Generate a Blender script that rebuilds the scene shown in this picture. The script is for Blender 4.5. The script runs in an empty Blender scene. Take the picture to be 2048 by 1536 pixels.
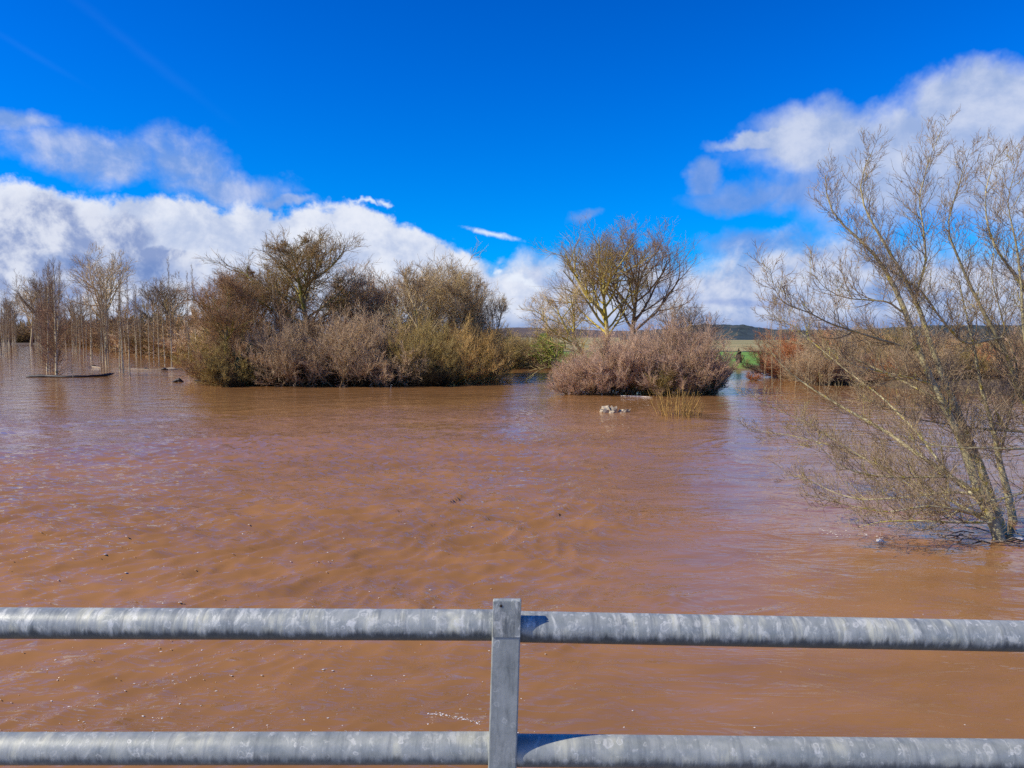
import bpy, math
import numpy as np
from math import radians as R_

C = bpy.context.scene.collection
scene = bpy.context.scene

# ------------------------------------------------------------------ camera
FPX, HC, PITCH = 1500.0, 4.5, math.atan(102 / 1500.0)      # focal length in photo pixels, eye above the water
cam = bpy.data.cameras.new("camera")
cam.lens = FPX / 2048 * 36; cam.sensor_width = 36; cam.clip_start = 0.05; cam.clip_end = 20000
camo = bpy.data.objects.new("camera", cam); C.objects.link(camo)
camo.location = (0, 0, HC); camo.rotation_euler = (math.pi / 2 - PITCH, 0, 0)
scene.camera = camo

# ------------------------------------------------------------------ sun + view
SUN_EL, SUN_AZ = 38.0, -104.0          # azimuth measured from the view axis (+Y) towards +X
se, sa = R_(SUN_EL), R_(SUN_AZ)
SD = np.array([math.sin(sa) * math.cos(se), math.cos(sa) * math.cos(se), math.sin(se)])
sun = bpy.data.lights.new("sun", 'SUN'); sun.energy = 5.0; sun.angle = R_(0.5); sun.color = (1.0, 0.915, 0.79)
suno = bpy.data.objects.new("sun", sun); C.objects.link(suno)
from mathutils import Vector
suno.rotation_euler = Vector(SD).to_track_quat('Z', 'Y').to_euler(); suno.location = (-30, -10, 40)
scene.cycles.use_denoising = False; scene.cycles.diffuse_bounces = 4; scene.cycles.max_bounces = 7; scene.cycles.sample_clamp_indirect = 4; scene.cycles.sample_clamp_direct = 6
scene.render.filter_size = 1.2
vs = scene.view_settings
vs.view_transform = 'Standard'; vs.look = 'None'; vs.gamma = 1; vs.exposure = 0.0; vs.use_curve_mapping = False

# ------------------------------------------------------------------ pixel <-> world helpers
cp, sp = math.cos(PITCH), math.sin(PITCH)
def ray(px, py):
    x = (px - 1024) / FPX; z = (768 - py) / FPX
    return np.array([x, cp + sp * z, -sp + cp * z])
def at(px, py, z=0.0):
    d = ray(px, py); t = (z - HC) / d[2]
    return np.array([0, 0, HC]) + d * t
def atY(px, py, Y):
    d = ray(px, py); return np.array([0, 0, HC]) + d * (Y / d[1])
def onwater(px, Y, z=0.0):
    return np.array([(px - 1024) / FPX * (Y * cp - (z - HC) * sp), Y, z])
def azel(px, py):
    d = ray(px, py); d = d / np.linalg.norm(d)
    return math.degrees(math.atan2(d[0], d[1])), math.degrees(math.asin(d[2]))

# ------------------------------------------------------------------ node helper
class NT:
    def __init__(s, tree): s.t = tree; s.n = tree.nodes; s.l = tree.links
    def new(s, typ, **kw):
        n = s.n.new(typ)
        for k, v in kw.items(): setattr(n, k, v)
        return n
    def put(s, sock, v):
        if v is None: return
        if isinstance(v, bpy.types.NodeSocket): s.l.new(v, sock)
        else: sock.default_value = v
    def m(s, op, a, b=None, c=None, clamp=False):
        n = s.new('ShaderNodeMath', operation=op); n.use_clamp = clamp
        s.put(n.inputs[0], a); s.put(n.inputs[1], b); s.put(n.inputs[2], c); return n.outputs[0]
    def vm(s, op, a, b=None):
        n = s.new('ShaderNodeVectorMath', operation=op)
        s.put(n.inputs[0], a); s.put(n.inputs[1], b)
        return n.outputs[1] if op in ('LENGTH', 'DOT_PRODUCT', 'DISTANCE') else n.outputs[0]
    def mr(s, v, a, b, c=0.0, d=1.0, smooth=True):
        n = s.new('ShaderNodeMapRange'); n.clamp = True
        if smooth: n.interpolation_type = 'SMOOTHSTEP'
        s.put(n.inputs[0], v); s.put(n.inputs[1], a); s.put(n.inputs[2], b); s.put(n.inputs[3], c); s.put(n.inputs[4], d)
        return n.outputs[0]
    def mix(s, f, a, b, mode='MIX'):
        n = s.new('ShaderNodeMix', data_type='RGBA', blend_type=mode)
        s.put(n.inputs[0], f); s.put(n.inputs[6], a); s.put(n.inputs[7], b); return n.outputs[2]
    def noise(s, vec, scale=1.0, detail=3.0, rough=0.5, dist=0.0):
        n = s.new('ShaderNodeTexNoise'); s.put(n.inputs['Vector'], vec)
        s.put(n.inputs['Scale'], scale); s.put(n.inputs['Detail'], detail); s.put(n.inputs['Roughness'], rough)
        s.put(n.inputs['Distortion'], dist); return n.outputs[0]
    def comb(s, x, y, z=0.0):
        n = s.new('ShaderNodeCombineXYZ'); s.put(n.inputs[0], x); s.put(n.inputs[1], y); s.put(n.inputs[2], z); return n.outputs[0]
    def sep(s, v):
        n = s.new('ShaderNodeSeparateXYZ'); s.put(n.inputs[0], v); return n.outputs
    def ramp(s, f, stops, interp='LINEAR'):
        n = s.new('ShaderNodeValToRGB'); s.put(n.inputs[0], f); r = n.color_ramp; r.interpolation = interp
        while len(r.elements) < len(stops): r.elements.new(0.5)
        for e, (p, c) in zip(r.elements, stops):
            e.position = p; e.color = (c[0], c[1], c[2], 1) if not isinstance(c, (int, float)) else (c, c, c, 1)
        return n.outputs[0]
    def mapping(s, v, scale=(1, 1, 1), rot=(0, 0, 0), loc=(0, 0, 0)):
        n = s.new('ShaderNodeMapping'); s.put(n.inputs[0], v)
        n.inputs['Scale'].default_value = scale; n.inputs['Rotation'].default_value = rot; n.inputs['Location'].default_value = loc
        return n.outputs[0]
def srgb(r, g, b):
    f = lambda c: (c / 255 / 12.92) if c <= 10 else ((c / 255 + 0.055) / 1.055) ** 2.4
    return (f(r), f(g), f(b), 1)

# ------------------------------------------------------------------ world: Nishita sky with procedural cloud cover
world = bpy.data.worlds.new("World"); scene.world = world; world.use_nodes = True
T = NT(world.node_tree); T.n.clear()
sky = T.new('ShaderNodeTexSky', sky_type='NISHITA'); sky.sun_disc = False
sky.sun_elevation = se; sky.sun_rotation = sa; sky.air_density = 1.0; sky.dust_density = 0.2; sky.ozone_density = 3.0
tc = T.new('ShaderNodeTexCoord').outputs['Generated']
d = T.vm('NORMALIZE', tc)
dx, dy, dz = T.sep(d)
azr = T.m('ARCTAN2', dx, dy); az = T.m('MULTIPLY', azr, 180 / math.pi)
el = T.m('MULTIPLY', T.m('ARCSINE', dz), 180 / math.pi)
# deep polarised blue: saturate the physical sky
hs = T.new('ShaderNodeHueSaturation'); hs.inputs['Saturation'].default_value = 1.0
T.l.new(sky.outputs[0], hs.inputs['Color'])
tint = T.ramp(T.mr(el, 0, 60, smooth=False), [(0.0, (0.0, 0.68, 1.35)), (0.12, (0.0, 0.62, 1.42)), (0.30, (0.0, 0.52, 1.45)), (0.52, (0.0, 0.42, 1.35)), (1.0, (0.0, 0.40, 1.2))])
skyc = T.mix(1.0, hs.outputs[0], tint, 'MULTIPLY')
# cloud coordinates in degrees (azimuth, elevation); warped by noise
c0 = T.comb(az, T.m('MULTIPLY', el, 1.0), 0.0)
def warp(vec, scale, amp, seed):
    n = T.new('ShaderNodeTexNoise'); T.put(n.inputs['Vector'], T.vm('ADD', vec, (seed, seed * 1.7, 0)))
    n.inputs['Scale'].default_value = scale; n.inputs['Detail'].default_value = 5; n.inputs['Roughness'].default_value = 0.6
    o = T.vm('SUBTRACT', n.outputs[1], (0.5, 0.5, 0.5))
    sc = T.new('ShaderNodeVectorMath', operation='SCALE'); T.put(sc.inputs[0], o); sc.inputs['Scale'].default_value = amp
    return T.vm('ADD', vec, sc.outputs[0])
cw = warp(c0, 0.16, 5.0, 11.0)
cw2 = warp(c0, 0.10, 9.0, 31.0)
cwx, cwy, _ = T.sep(cw)
def curve(x, pts):       # piecewise profile over azimuth -60..60 degrees, value 0..40 degrees
    n = T.new('ShaderNodeFloatCurve'); T.put(n.inputs['Value'], T.mr(x, -60, 60, smooth=False))
    cu = n.mapping.curves[0]
    while len(cu.points) < len(pts): cu.points.new(0.5, 0.5)
    for p, (a, b) in zip(cu.points, pts): p.location = ((a + 60) / 120, b / 40); p.handle_type = 'AUTO_CLAMPED'
    n.mapping.update(); return T.m('MULTIPLY', n.outputs[0], 40.0)
def px_curve(lst):
    r = [azel(a, b) for a, b in lst]
    return [(-60, r[0][1])] + r + [(60, r[-1][1])]
def cloudcol(base, lit): return base, lit
billow = T.noise(c0, 0.22, 7, 0.62, 0.2)
fine = T.noise(c0, 0.9, 6, 0.62, 0.3)
broad = T.noise(T.vm('ADD', c0, (40, 10, 0)), 0.07, 3, 0.5)
# shade from the cloud relief: the same noise sampled a step towards the sun (up and left)
bill2 = T.noise(T.vm('ADD', c0, (-1.2, 0.9, 0)), 0.22, 7, 0.62, 0.2)
relief = T.m('SUBTRACT', billow, bill2)
fbm = T.m('ADD', T.m('MULTIPLY', T.m('SUBTRACT', billow, 0.5), 1.0), T.m('MULTIPLY', T.m('SUBTRACT', fine, 0.5), 0.45))
def ell(px, py, rx, ry, vec=None, rot=0.0):
    a, e = azel(px, py); rx = rx / 26.2; ry = ry / 26.2
    v = T.vm('SUBTRACT', vec if vec is not None else cw, (a, e, 0))
    if rot: 
        r = T.new('ShaderNodeVectorRotate', rotation_type='Z_AXIS'); T.put(r.inputs['Vector'], v); r.inputs['Angle'].default_value = rot; v = r.outputs[0]
    return T.m('SUBTRACT', 1.0, T.vm('LENGTH', T.vm('MULTIPLY', v, (1 / rx, 1 / ry, 0))))
def union(lst):
    o = lst[0]
    for b in lst[1:]: o = T.m('MAXIMUM', o, b)
    return o
col = skyc
def layer(col, density, lo, hi, cdark, clight, shade, amax=1.0):
    a = T.m('MULTIPLY', T.mr(density, lo, hi), amax)
    return T.mix(a, col, T.mix(shade, cdark, clight))
# thin cirrus streaks high up
st = T.noise(T.mapping(c0, (0.02, 0.5, 1), (0, 0, R_(33))), 1.0, 4, 0.6)
cir = union([ell(270, 95, 260, 16, c0, R_(33)), ell(60, 105, 130, 9, c0, R_(25))])
col = T.mix(T.m('MULTIPLY', T.mr(T.m('ADD', cir, T.m('SUBTRACT', st, 0.5)), 0.0, 1.2), 0.022), col, srgb(150, 200, 255))
# lavender clouds, right side and upper left
sh0 = T.mr(T.m('ADD', T.m('MULTIPLY', relief, 1.8), T.m('MULTIPLY', T.m('SUBTRACT', broad, 0.5), 1.0)), -0.35, 0.45)
dD = union([ell(1910, 285, 310, 95), ell(1980, 350, 340, 110), ell(1690, 300, 210, 55), ell(1540, 285, 110, 22), ell(1830, 370, 190, 70), ell(1930, 220, 170, 70), ell(1760, 270, 240, 75)])
soft = T.m('ADD', T.m('MULTIPLY', T.m('SUBTRACT', T.noise(c0, 0.16, 4, 0.5, 0.3), 0.5), 1.3), T.m('MULTIPLY', T.m('SUBTRACT', fine, 0.5), 0.22))
dD = T.m('ADD', dD, T.m('MULTIPLY', soft, 0.9))
col = layer(col, dD, -0.12, 0.50, srgb(158, 180, 222), srgb(208, 217, 238), sh0, 0.95)
dE = union([ell(1500, 385, 120, 40), ell(1410, 350, 36, 30), ell(1590, 390, 80, 48), ell(1180, 420, 50, 20), ell(1500, 490, 110, 40)])
dE = T.m('ADD', dE, T.m('MULTIPLY', soft, 1.0))
col = layer(col, dE, -0.05, 0.7, srgb(105, 150, 222), srgb(150, 175, 228), sh0, 0.80)
dC = union([ell(370, 320, 90, 62, cw), ell(430, 370, 130, 40, cw), ell(180, 318, 150, 40, cw), ell(40, 265, 80, 30, cw), ell(560, 395, 60, 14, cw)])
dC = T.m('ADD', dC, T.m('ADD', T.m('MULTIPLY', fbm, 0.5), T.m('MULTIPLY', soft, 0.7)))
col = layer(col, dC, -0.08, 0.75, srgb(125, 162, 225), srgb(208, 216, 241), sh0, 0.88)
# main bank along the horizon
prof = curve(cwx, px_curve([(-300, 330), (0, 352), (200, 372), (400, 392), (450, 398), (650, 402), (760, 425), (850, 455), (960, 488), (1000, 508), (1060, 482), (1140, 458), (1200, 480), (1260, 500), (1380, 500), (1480, 474), (1560, 455), (1700, 440), (1900, 480), (2300, 450)]))
dA = T.m('SUBTRACT', prof, cwy)                      # degrees below the top of the bank
dA = T.m('ADD', dA, T.m('MULTIPLY', fbm, 3.2))
eA = T.mr(az, -5, 3, 1.0, 2.8)                       # crisp on the left, soft on the right
aA = T.mr(dA, 0.0, eA)
leftw = T.mr(az, -1, 6, 1.0, 0.0)
shA = T.mr(T.m('ADD', T.m('MULTIPLY', relief, 2.0), T.m('MULTIPLY', T.m('SUBTRACT', broad, 0.5), 1.6)), -0.5, 0.35)
cL = T.mix(shA, srgb(184, 199, 230), srgb(232, 237, 249))
cR = T.mix(shA, srgb(120, 156, 214), srgb(212, 220, 240))
col = T.mix(aA, col, T.mix(leftw, cR, cL))
# greyer billow in front of it, lower left
dB = union([ell(100, 470, 200, 72), ell(60, 560, 260, 80), ell(300, 530, 120, 40), ell(390, 560, 90, 34)])
dB = T.m('ADD', dB, T.m('MULTIPLY', fbm, 1.0))
shB = T.mr(T.m('ADD', T.m('MULTIPLY', relief, 2.4), T.m('MULTIPLY', T.m('SUBTRACT', billow, 0.5), 0.6)), -0.30, 0.30)
col = layer(col, dB, 0.02, 0.30, srgb(128, 150, 200), srgb(218, 224, 240), shB, 0.85)
dB2 = T.m('ADD', union([ell(300, 545, 130, 30), ell(150, 520, 90, 16)]), T.m('MULTIPLY', fbm, 0.8))
col = layer(col, dB2, 0.0, 0.9, srgb(108, 138, 196), srgb(140, 165, 214), shB, 0.80)
# breaks of blue low down and the slate band over the horizon
low = T.m('MULTIPLY', T.mr(T.noise(T.mapping(c0, (0.06, 0.35, 1)), 1.0, 4, 0.55), 0.50, 0.66), T.m('MULTIPLY', T.mr(el, 5.5, 2.5), T.mr(az, -4, 0)))
col = T.mix(T.m('MULTIPLY', low, 0.45), col, srgb(62, 118, 205))
bandc = T.mr(el, 1.7, 0.2)
col = T.mix(T.m('MULTIPLY', bandc, 0.7), col, srgb(110, 145, 205))
# bright wisps
w1 = T.m('ADD', union([ell(738, 400, 52, 6, cw2, 0.0), ell(768, 405, 14, 13), ell(985, 468, 75, 8, c0, R_(12)), ell(1040, 560, 36, 20), ell(1003, 535, 14, 10)]), T.m('MULTIPLY', T.m('SUBTRACT', fine, 0.5), 1.6))
col = T.mix(T.m('MULTIPLY', T.mr(w1, 0.05, 1.0), 0.85), col, srgb(235, 243, 255))
bg = T.new('ShaderNodeBackground')
SKYK = 0.12
# cloud colours are display values; the sky itself is scaled by the same strength
T.put(bg.inputs['Color'], col); bg.inputs['Strength'].default_value = 1.0
# sky node brought down to background strength SKYK
skyd = T.new('ShaderNodeVectorMath', operation='SCALE'); 
for l in list(T.l):
    if l.from_node == sky: T.l.remove(l)
T.l.new(sky.outputs[0], skyd.inputs[0]); skyd.inputs['Scale'].default_value = SKYK
T.l.new(skyd.outputs[0], hs.inputs['Color'])
wo = T.new('ShaderNodeOutputWorld'); T.l.new(bg.outputs[0], wo.inputs[0])

# ------------------------------------------------------------------ materials
def mat(name):
    m = bpy.data.materials.new(name); m.use_nodes = True
    t = NT(m.node_tree); t.n.clear()
    o = t.new('ShaderNodeOutputMaterial'); p = t.new('ShaderNodeBsdfPrincipled'); t.l.new(p.outputs[0], o.inputs[0])
    return m, t, p
def bark(name, stem, tip, lichen=None, lamt=0.0, rough=0.9, lscale=3.0):
    """stem -> tip colour along the branching, every branch a little different, optional lichen"""
    g_ = 1.0 if name.startswith(("dark_bush", "poplar", "reed")) else 1.5 if name.startswith("near") else 1.75
    stem, tip = [tuple(min(v * g_, 0.6) for v in q) for q in (stem, tip)]
    stem, tip = [(q[0], q[1] * 0.99, q[2] * 0.84) for q in (stem, tip)]
    if lichen: lichen = tuple(min(v * (g_ * 0.5 + 0.5), 0.55) for v in lichen)
    m, t, p = mat(name)
    a = t.new('ShaderNodeAttribute', attribute_name='lvl').outputs['Fac']
    r = t.new('ShaderNodeAttribute', attribute_name='rnd').outputs['Fac']
    tc = t.new('ShaderNodeTexCoord').outputs['Object']
    oi = t.new('ShaderNodeObjectInfo').outputs['Random']
    c = t.mix(a, (*stem, 1), (*tip, 1))
    n = t.noise(tc, 6.0, 4, 0.6)
    k = t.m('MULTIPLY', t.mr(r, 0, 1, 0.62, 1.42, False), t.mr(n, 0.25, 0.75, 0.7, 1.3))
    k = t.m('MULTIPLY', k, t.mr(oi, 0, 1, 0.88, 1.12, False))
    c = t.mix(1.0, c, t.comb(k, k, k), 'MULTIPLY')
    if lichen:
        ln = t.noise(t.vm('ADD', tc, (7, 3, 1)), lscale, 5, 0.65)
        f = t.mr(t.m('ADD', ln, t.m('MULTIPLY', t.m('SUBTRACT', r, 0.5), 0.14)), 0.64 - lamt, 0.72 - lamt)
        c = t.mix(t.m('MULTIPLY', f, t.mr(a, 0.45, 1.0, 1.0, 0.25)), c, (*lichen, 1))
    t.put(p.inputs['Base Color'], c); p.inputs['Roughness'].default_value = rough
    p.inputs['Specular IOR Level'].default_value = 0.25
    return m
M = {}
M['near_trunk'] = bark('near_trunk', (0.31, 0.285, 0.185), (0.27, 0.235, 0.15), (0.42, 0.35, 0.05), 0.085, lscale=5.0)
M['near_twig'] = bark('near_twig', (0.22, 0.18, 0.115), (0.245, 0.185, 0.125), (0.48, 0.40, 0.07), 0.055, lscale=2.0)
M['olive_tree'] = bark('olive_tree', (0.18, 0.145, 0.07), (0.22, 0.15, 0.075), (0.20, 0.18, 0.03), 0.12, lscale=0.8)
M['brown_tree'] = bark('brown_tree', (0.16, 0.115, 0.065), (0.225, 0.14, 0.08), (0.17, 0.12, 0.03), 0.06, lscale=0.6)
M['red_tree'] = bark('red_tree', (0.30, 0.22, 0.15), (0.40, 0.25, 0.165))
M['pale_tree'] = bark('pale_tree', (0.34, 0.28, 0.18), (0.35, 0.26, 0.16), (0.30, 0.25, 0.06), 0.04, lscale=0.6)
M['gold_tree'] = bark('gold_tree', (0.36, 0.29, 0.10), (0.20, 0.15, 0.075), (0.40, 0.31, 0.045), 0.14, lscale=0.5)
M['dark_tree'] = bark('dark_tree', (0.13, 0.095, 0.06), (0.17, 0.12, 0.075))
M['poplar_trunk'] = bark('poplar_trunk', (0.56, 0.49, 0.34), (0.40, 0.34, 0.23), (0.26, 0.25, 0.11), 0.04, lscale=1.2)
M['poplar_twig'] = bark('poplar_twig', (0.24, 0.18, 0.11), (0.27, 0.175, 0.11))
M['poplar_red'] = bark('poplar_red', (0.28, 0.19, 0.11), (0.36, 0.20, 0.12))
M['mauve_bush'] = bark('mauve_bush', (0.15, 0.115, 0.065), (0.35, 0.235, 0.175), (0.19, 0.15, 0.05), 0.02, lscale=0.35)
M['grey_bush'] = bark('grey_bush', (0.20, 0.15, 0.09), (0.31, 0.225, 0.15), (0.17, 0.125, 0.06), 0.05, lscale=0.3)
M['olive_bush'] = bark('olive_bush', (0.17, 0.135, 0.05), (0.25, 0.185, 0.075), (0.28, 0.22, 0.045), 0.16, lscale=0.35)
M['gold_bush'] = bark('gold_bush', (0.24, 0.17, 0.07), (0.33, 0.22, 0.09), (0.26, 0.19, 0.03), 0.1, lscale=0.35)
M['rust_bush'] = bark('rust_bush', (0.2, 0.11, 0.055), (0.33, 0.15, 0.075))
M['tan_bush'] = bark('tan_bush', (0.26, 0.18, 0.1), (0.31, 0.205, 0.115), (0.24, 0.19, 0.06), 0.05, lscale=0.3)
M['dark_bush'] = bark('dark_bush', (0.05, 0.04, 0.025), (0.07, 0.055, 0.03))
M['reed'] = bark('reed', (0.42, 0.26, 0.09), (0.46, 0.30, 0.11))
def flat(name, c, rough=0.8, var=0.3, scale=4.0):
    m, t, p = mat(name)
    tc = t.new('ShaderNodeTexCoord').outputs['Object']
    n = t.mr(t.noise(tc, scale, 5, 0.6), 0.25, 0.75, 1 - var, 1 + var)
    t.put(p.inputs['Base Color'], t.mix(1.0, (*c, 1), t.comb(n, n, n), 'MULTIPLY'))
    p.inputs['Roughness'].default_value = rough
    return m
M['wet_wood'] = flat('wet_wood', (0.025, 0.018, 0.013), 0.55)
M['driftwood'] = flat('driftwood', (0.30, 0.23, 0.15), 0.85, 0.4)
M['pale_debris'] = flat('pale_debris', (0.46, 0.38, 0.25), 0.85, 0.3)
M['white_foam'] = flat('white_foam', (0.78, 0.72, 0.62), 0.8, 0.15)
M['leaf_green'] = flat('leaf_green', (0.035, 0.055, 0.022), 0.6, 0.5, 1.0)
M['leaf_yellow'] = flat('leaf_yellow', (0.26, 0.33, 0.035), 0.7, 0.4, 0.8)
M['dry_leaf'] = flat('dry_leaf', (0.22, 0.12, 0.06), 0.8, 0.3)
M['concrete'] = flat('concrete', (0.36, 0.34, 0.31), 0.9, 0.2, 6)
M['dark_hole'] = flat('dark_hole', (0.03, 0.018, 0.012), 0.9)

def steel(name, stain, seed):
    m, t, p = mat(name)
    tc = t.new('ShaderNodeTexCoord').outputs['Object']
    tc = t.vm('ADD', tc, (seed, seed, seed))
    span = t.noise(tc, 22, 4, 0.6)
    base = t.mix(t.mr(span, 0.3, 0.7), (0.29, 0.315, 0.275, 1), (0.41, 0.43, 0.37, 1))
    mott = t.noise(tc, 90, 3, 0.6)
    base = t.mix(t.mr(mott, 0.35, 0.75, 0.0, 0.35), base, (0.46, 0.47, 0.43, 1))
    # drip streaks across the pipe (stretched round it), grey-white with a yellow cast
    stv = t.noise(t.mapping(tc, (1.0, 0.12, 0.12)), 34, 4, 0.62)
    stm = t.noise(tc, 11, 3, 0.6)
    f = t.m('MULTIPLY', t.mr(stv, 0.47, 0.62), t.mr(stm, 0.52 - 0.17 * stain, 0.66 - 0.12 * stain))
    base = t.mix(t.m('MULTIPLY', f, 0.30 + 0.55 * stain), base, (0.70, 0.68, 0.48, 1))
    # irregular pale blotches
    bl1 = t.noise(t.mapping(tc, (1.0, 0.55, 0.55)), 48, 5, 0.7, 0.6)
    base = t.mix(t.m('MULTIPLY', t.mr(bl1, 0.57 - 0.06 * stain, 0.64), 0.30 + 0.45 * stain), base, (0.72, 0.72, 0.60, 1))
    # ring marks, clustered and broken
    gate = t.noise(tc, 9, 3, 0.6)
    for sc, thr, off in ((36, 0.32, 0), (60, 0.34, 5.3)):
        wv = t.vm('ADD', tc, (off, off, off))
        nw = t.new('ShaderNodeTexNoise'); t.put(nw.inputs['Vector'], wv); nw.inputs['Scale'].default_value = 55; nw.inputs['Detail'].default_value = 3
        sc_ = t.new('ShaderNodeVectorMath', operation='SCALE'); t.put(sc_.inputs[0], nw.outputs[1]); sc_.inputs['Scale'].default_value = 0.022
        v = t.new('ShaderNodeTexVoronoi'); t.put(v.inputs['Vector'], t.vm('ADD', wv, sc_.outputs[0])); v.inputs['Scale'].default_value = sc; v.inputs['Randomness'].default_value = 1.0
        dd = v.outputs['Distance']; cc = t.sep(v.outputs['Color'])
        rad = t.mr(cc[1], 0, 1, 0.10, thr, False)
        ring = t.m('MULTIPLY', t.mr(t.m('ABSOLUTE', t.m('SUBTRACT', dd, rad)), 0.10, 0.02), t.mr(t.noise(wv, 120, 2), 0.28, 0.46))
        on = t.m('MULTIPLY', t.mr(cc[0], 0.62 - 0.16 * stain, 0.70 - 0.16 * stain), t.mr(gate, 0.36, 0.55, 0.2, 1.0))
        fill = t.m('MULTIPLY', t.mr(dd, rad, t.m('MULTIPLY', rad, 0.5)), 0.3)
        base = t.mix(t.m('MULTIPLY', t.m('MAXIMUM', ring, fill), t.m('MULTIPLY', on, t.mr(cc[2], 0, 1, 0.3, 0.95, False))), base, (0.70, 0.70, 0.60, 1))
    # grey rain streaks running down the side
    dk = t.noise(t.mapping(tc, (1.0, 0.10, 0.10)), 75, 4, 0.65)
    base = t.mix(t.m('MULTIPLY', t.mr(dk, 0.50, 0.68), 0.25 + 0.25 * stain), base, (0.13, 0.15, 0.15, 1))
    # underside shade painted into the colour, broken up by black algae streaks
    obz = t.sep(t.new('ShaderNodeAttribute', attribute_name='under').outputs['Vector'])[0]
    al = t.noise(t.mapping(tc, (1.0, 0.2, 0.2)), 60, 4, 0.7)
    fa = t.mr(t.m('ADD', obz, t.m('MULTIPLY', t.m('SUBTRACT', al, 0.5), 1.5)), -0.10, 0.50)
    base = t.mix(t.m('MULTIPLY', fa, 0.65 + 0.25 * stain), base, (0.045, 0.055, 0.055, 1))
    t.put(p.inputs['Base Color'], base)
    p.inputs['Metallic'].default_value = 0.15
    t.put(p.inputs['Roughness'], t.mr(span, 0.3, 0.7, 0.42, 0.6))
    b = t.new('ShaderNodeBump'); b.inputs['Strength'].default_value = 0.25; b.inputs['Distance'].default_value = 0.001
    t.put(b.inputs['Height'], t.noise(tc, 160, 4, 0.6)); t.l.new(b.outputs[0], p.inputs['Normal'])
    return m
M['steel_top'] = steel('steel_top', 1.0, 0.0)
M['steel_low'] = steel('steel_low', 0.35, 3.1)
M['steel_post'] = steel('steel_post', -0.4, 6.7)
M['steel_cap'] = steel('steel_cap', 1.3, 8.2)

# muddy flood water
mw, t, p = mat('muddy_water')
geo = t.new('ShaderNodeNewGeometry').outputs['Position']
X, Y, _ = t.sep(geo)
big = t.noise(t.mapping(geo, (0.10, 0.22, 1), (0, 0, R_(35))), 1.0, 4, 0.55)
mid = t.noise(t.mapping(geo, (0.5, 1.1, 1), (0, 0, R_(-40))), 1.0, 4, 0.6)
mud = t.mix(t.mr(t.m('ADD', t.m('MULTIPLY', big, 0.6), t.m('MULTIPLY', mid, 0.4)), 0.36, 0.64), (0.295, 0.143, 0.050, 1), (0.395, 0.190, 0.066, 1))
t.put(p.inputs['Base Color'], mud)
# light scattered back from the silt under the surface (base) + the clear water skin (coat) that carries the ripples
p.inputs['Roughness'].default_value = 1.0; p.inputs['IOR'].default_value = 1.333; p.inputs['Specular IOR Level'].default_value = 0.0
p.inputs['Coat Weight'].default_value = 1.0; p.inputs['Coat IOR'].default_value = 1.333; p.inputs['Coat Roughness'].default_value = 0.03
gn = t.new('ShaderNodeNewGeometry').outputs['Normal']
t.put(p.inputs['Normal'], t.vm('NORMALIZE', t.vm('ADD', gn, (0, 0, 2.2))))
dist = t.vm('LENGTH', geo)
# smooth slack water lower right (lee of the bridge pier), choppy current elsewhere
edge = t.m('ADD', t.m('SUBTRACT', X, t.m('MULTIPLY', t.m('SUBTRACT', Y, 8.0), 0.30)), t.m('MULTIPLY', t.m('SUBTRACT', t.noise(geo, 0.35, 4, 0.6), 0.5), 7.0))
chop = t.mr(edge, -3.2, 1.8, 1.0, 0.10)
chop = t.m('MULTIPLY', chop, t.mr(t.noise(t.mapping(geo, (0.09, 0.16, 1)), 1.0, 3, 0.5), 0.38, 0.60, 0.22, 1.1))
r1 = t.noise(t.mapping(geo, (0.75, 2.6, 1), (0, 0, R_(-40))), 1.0, 3, 0.50, 0.6)
r1 = t.m('POWER', t.m('SUBTRACT', 1.0, t.m('ABSOLUTE', t.m('SUBTRACT', t.m('MULTIPLY', r1, 2.0), 1.0))), 2.5)
r2 = t.noise(t.mapping(geo, (2.2, 6.0, 1), (0, 0, R_(-30))), 1.0, 2, 0.5, 0.3)
r3 = t.noise(t.mapping(geo, (7.0, 17.0, 1), (0, 0, R_(-20))), 1.0, 3, 0.6)
h = t.m('ADD', t.m('MULTIPLY', r1, 0.075), t.m('ADD', t.m('MULTIPLY', r2, 0.050), t.m('MULTIPLY', r3, 0.004)))
h = t.m('MULTIPLY', h, t.m('MULTIPLY', chop, t.mr(dist, 12, 55, 1.6, 0.07)))
h = t.m('ADD', h, t.m('MULTIPLY', t.noise(t.mapping(geo, (0.5, 0.9, 1), (0, 0, R_(25))), 1.0, 4, 0.55, 0.8), 0.07))
b = t.new('ShaderNodeBump'); b.inputs['Strength'].default_value = 1.0; b.inputs['Distance'].default_value = 1.0
t.put(b.inputs['Height'], h); t.l.new(b.outputs[0], p.inputs['Coat Normal'])
M['water'] = mw

# fields and banks, banded by distance from the river
mg, t, p = mat('fields')
geo = t.new('ShaderNodeNewGeometry').outputs['Position']
X, Y, Z = t.sep(geo)
dn = t.m('ADD', Y, t.m('MULTIPLY', t.m('SUBTRACT', t.noise(geo, 0.02, 3, 0.5), 0.5), 16))
g1 = t.noise(geo, 0.12, 5, 0.6); g2 = t.noise(t.mapping(geo, (0.4, 0.02, 1)), 1.0, 3, 0.5)
green = t.mix(t.mr(g1, 0.3, 0.7), (0.125, 0.270, 0.016, 1), (0.185, 0.350, 0.024, 1))
green = t.mix(t.mr(g2, 0.45, 0.7, 0, 0.35), green, (0.12, 0.19, 0.03, 1))
tan = t.mix(t.mr(g1, 0.3, 0.7), (0.40, 0.30, 0.10, 1), (0.48, 0.39, 0.15, 1))
tan = t.mix(t.mr(t.noise(t.mapping(geo, (0.004, 0.02, 1)), 1.0, 2), 0.45, 0.55, 0, 0.6), tan, (0.20, 0.20, 0.06, 1))
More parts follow.
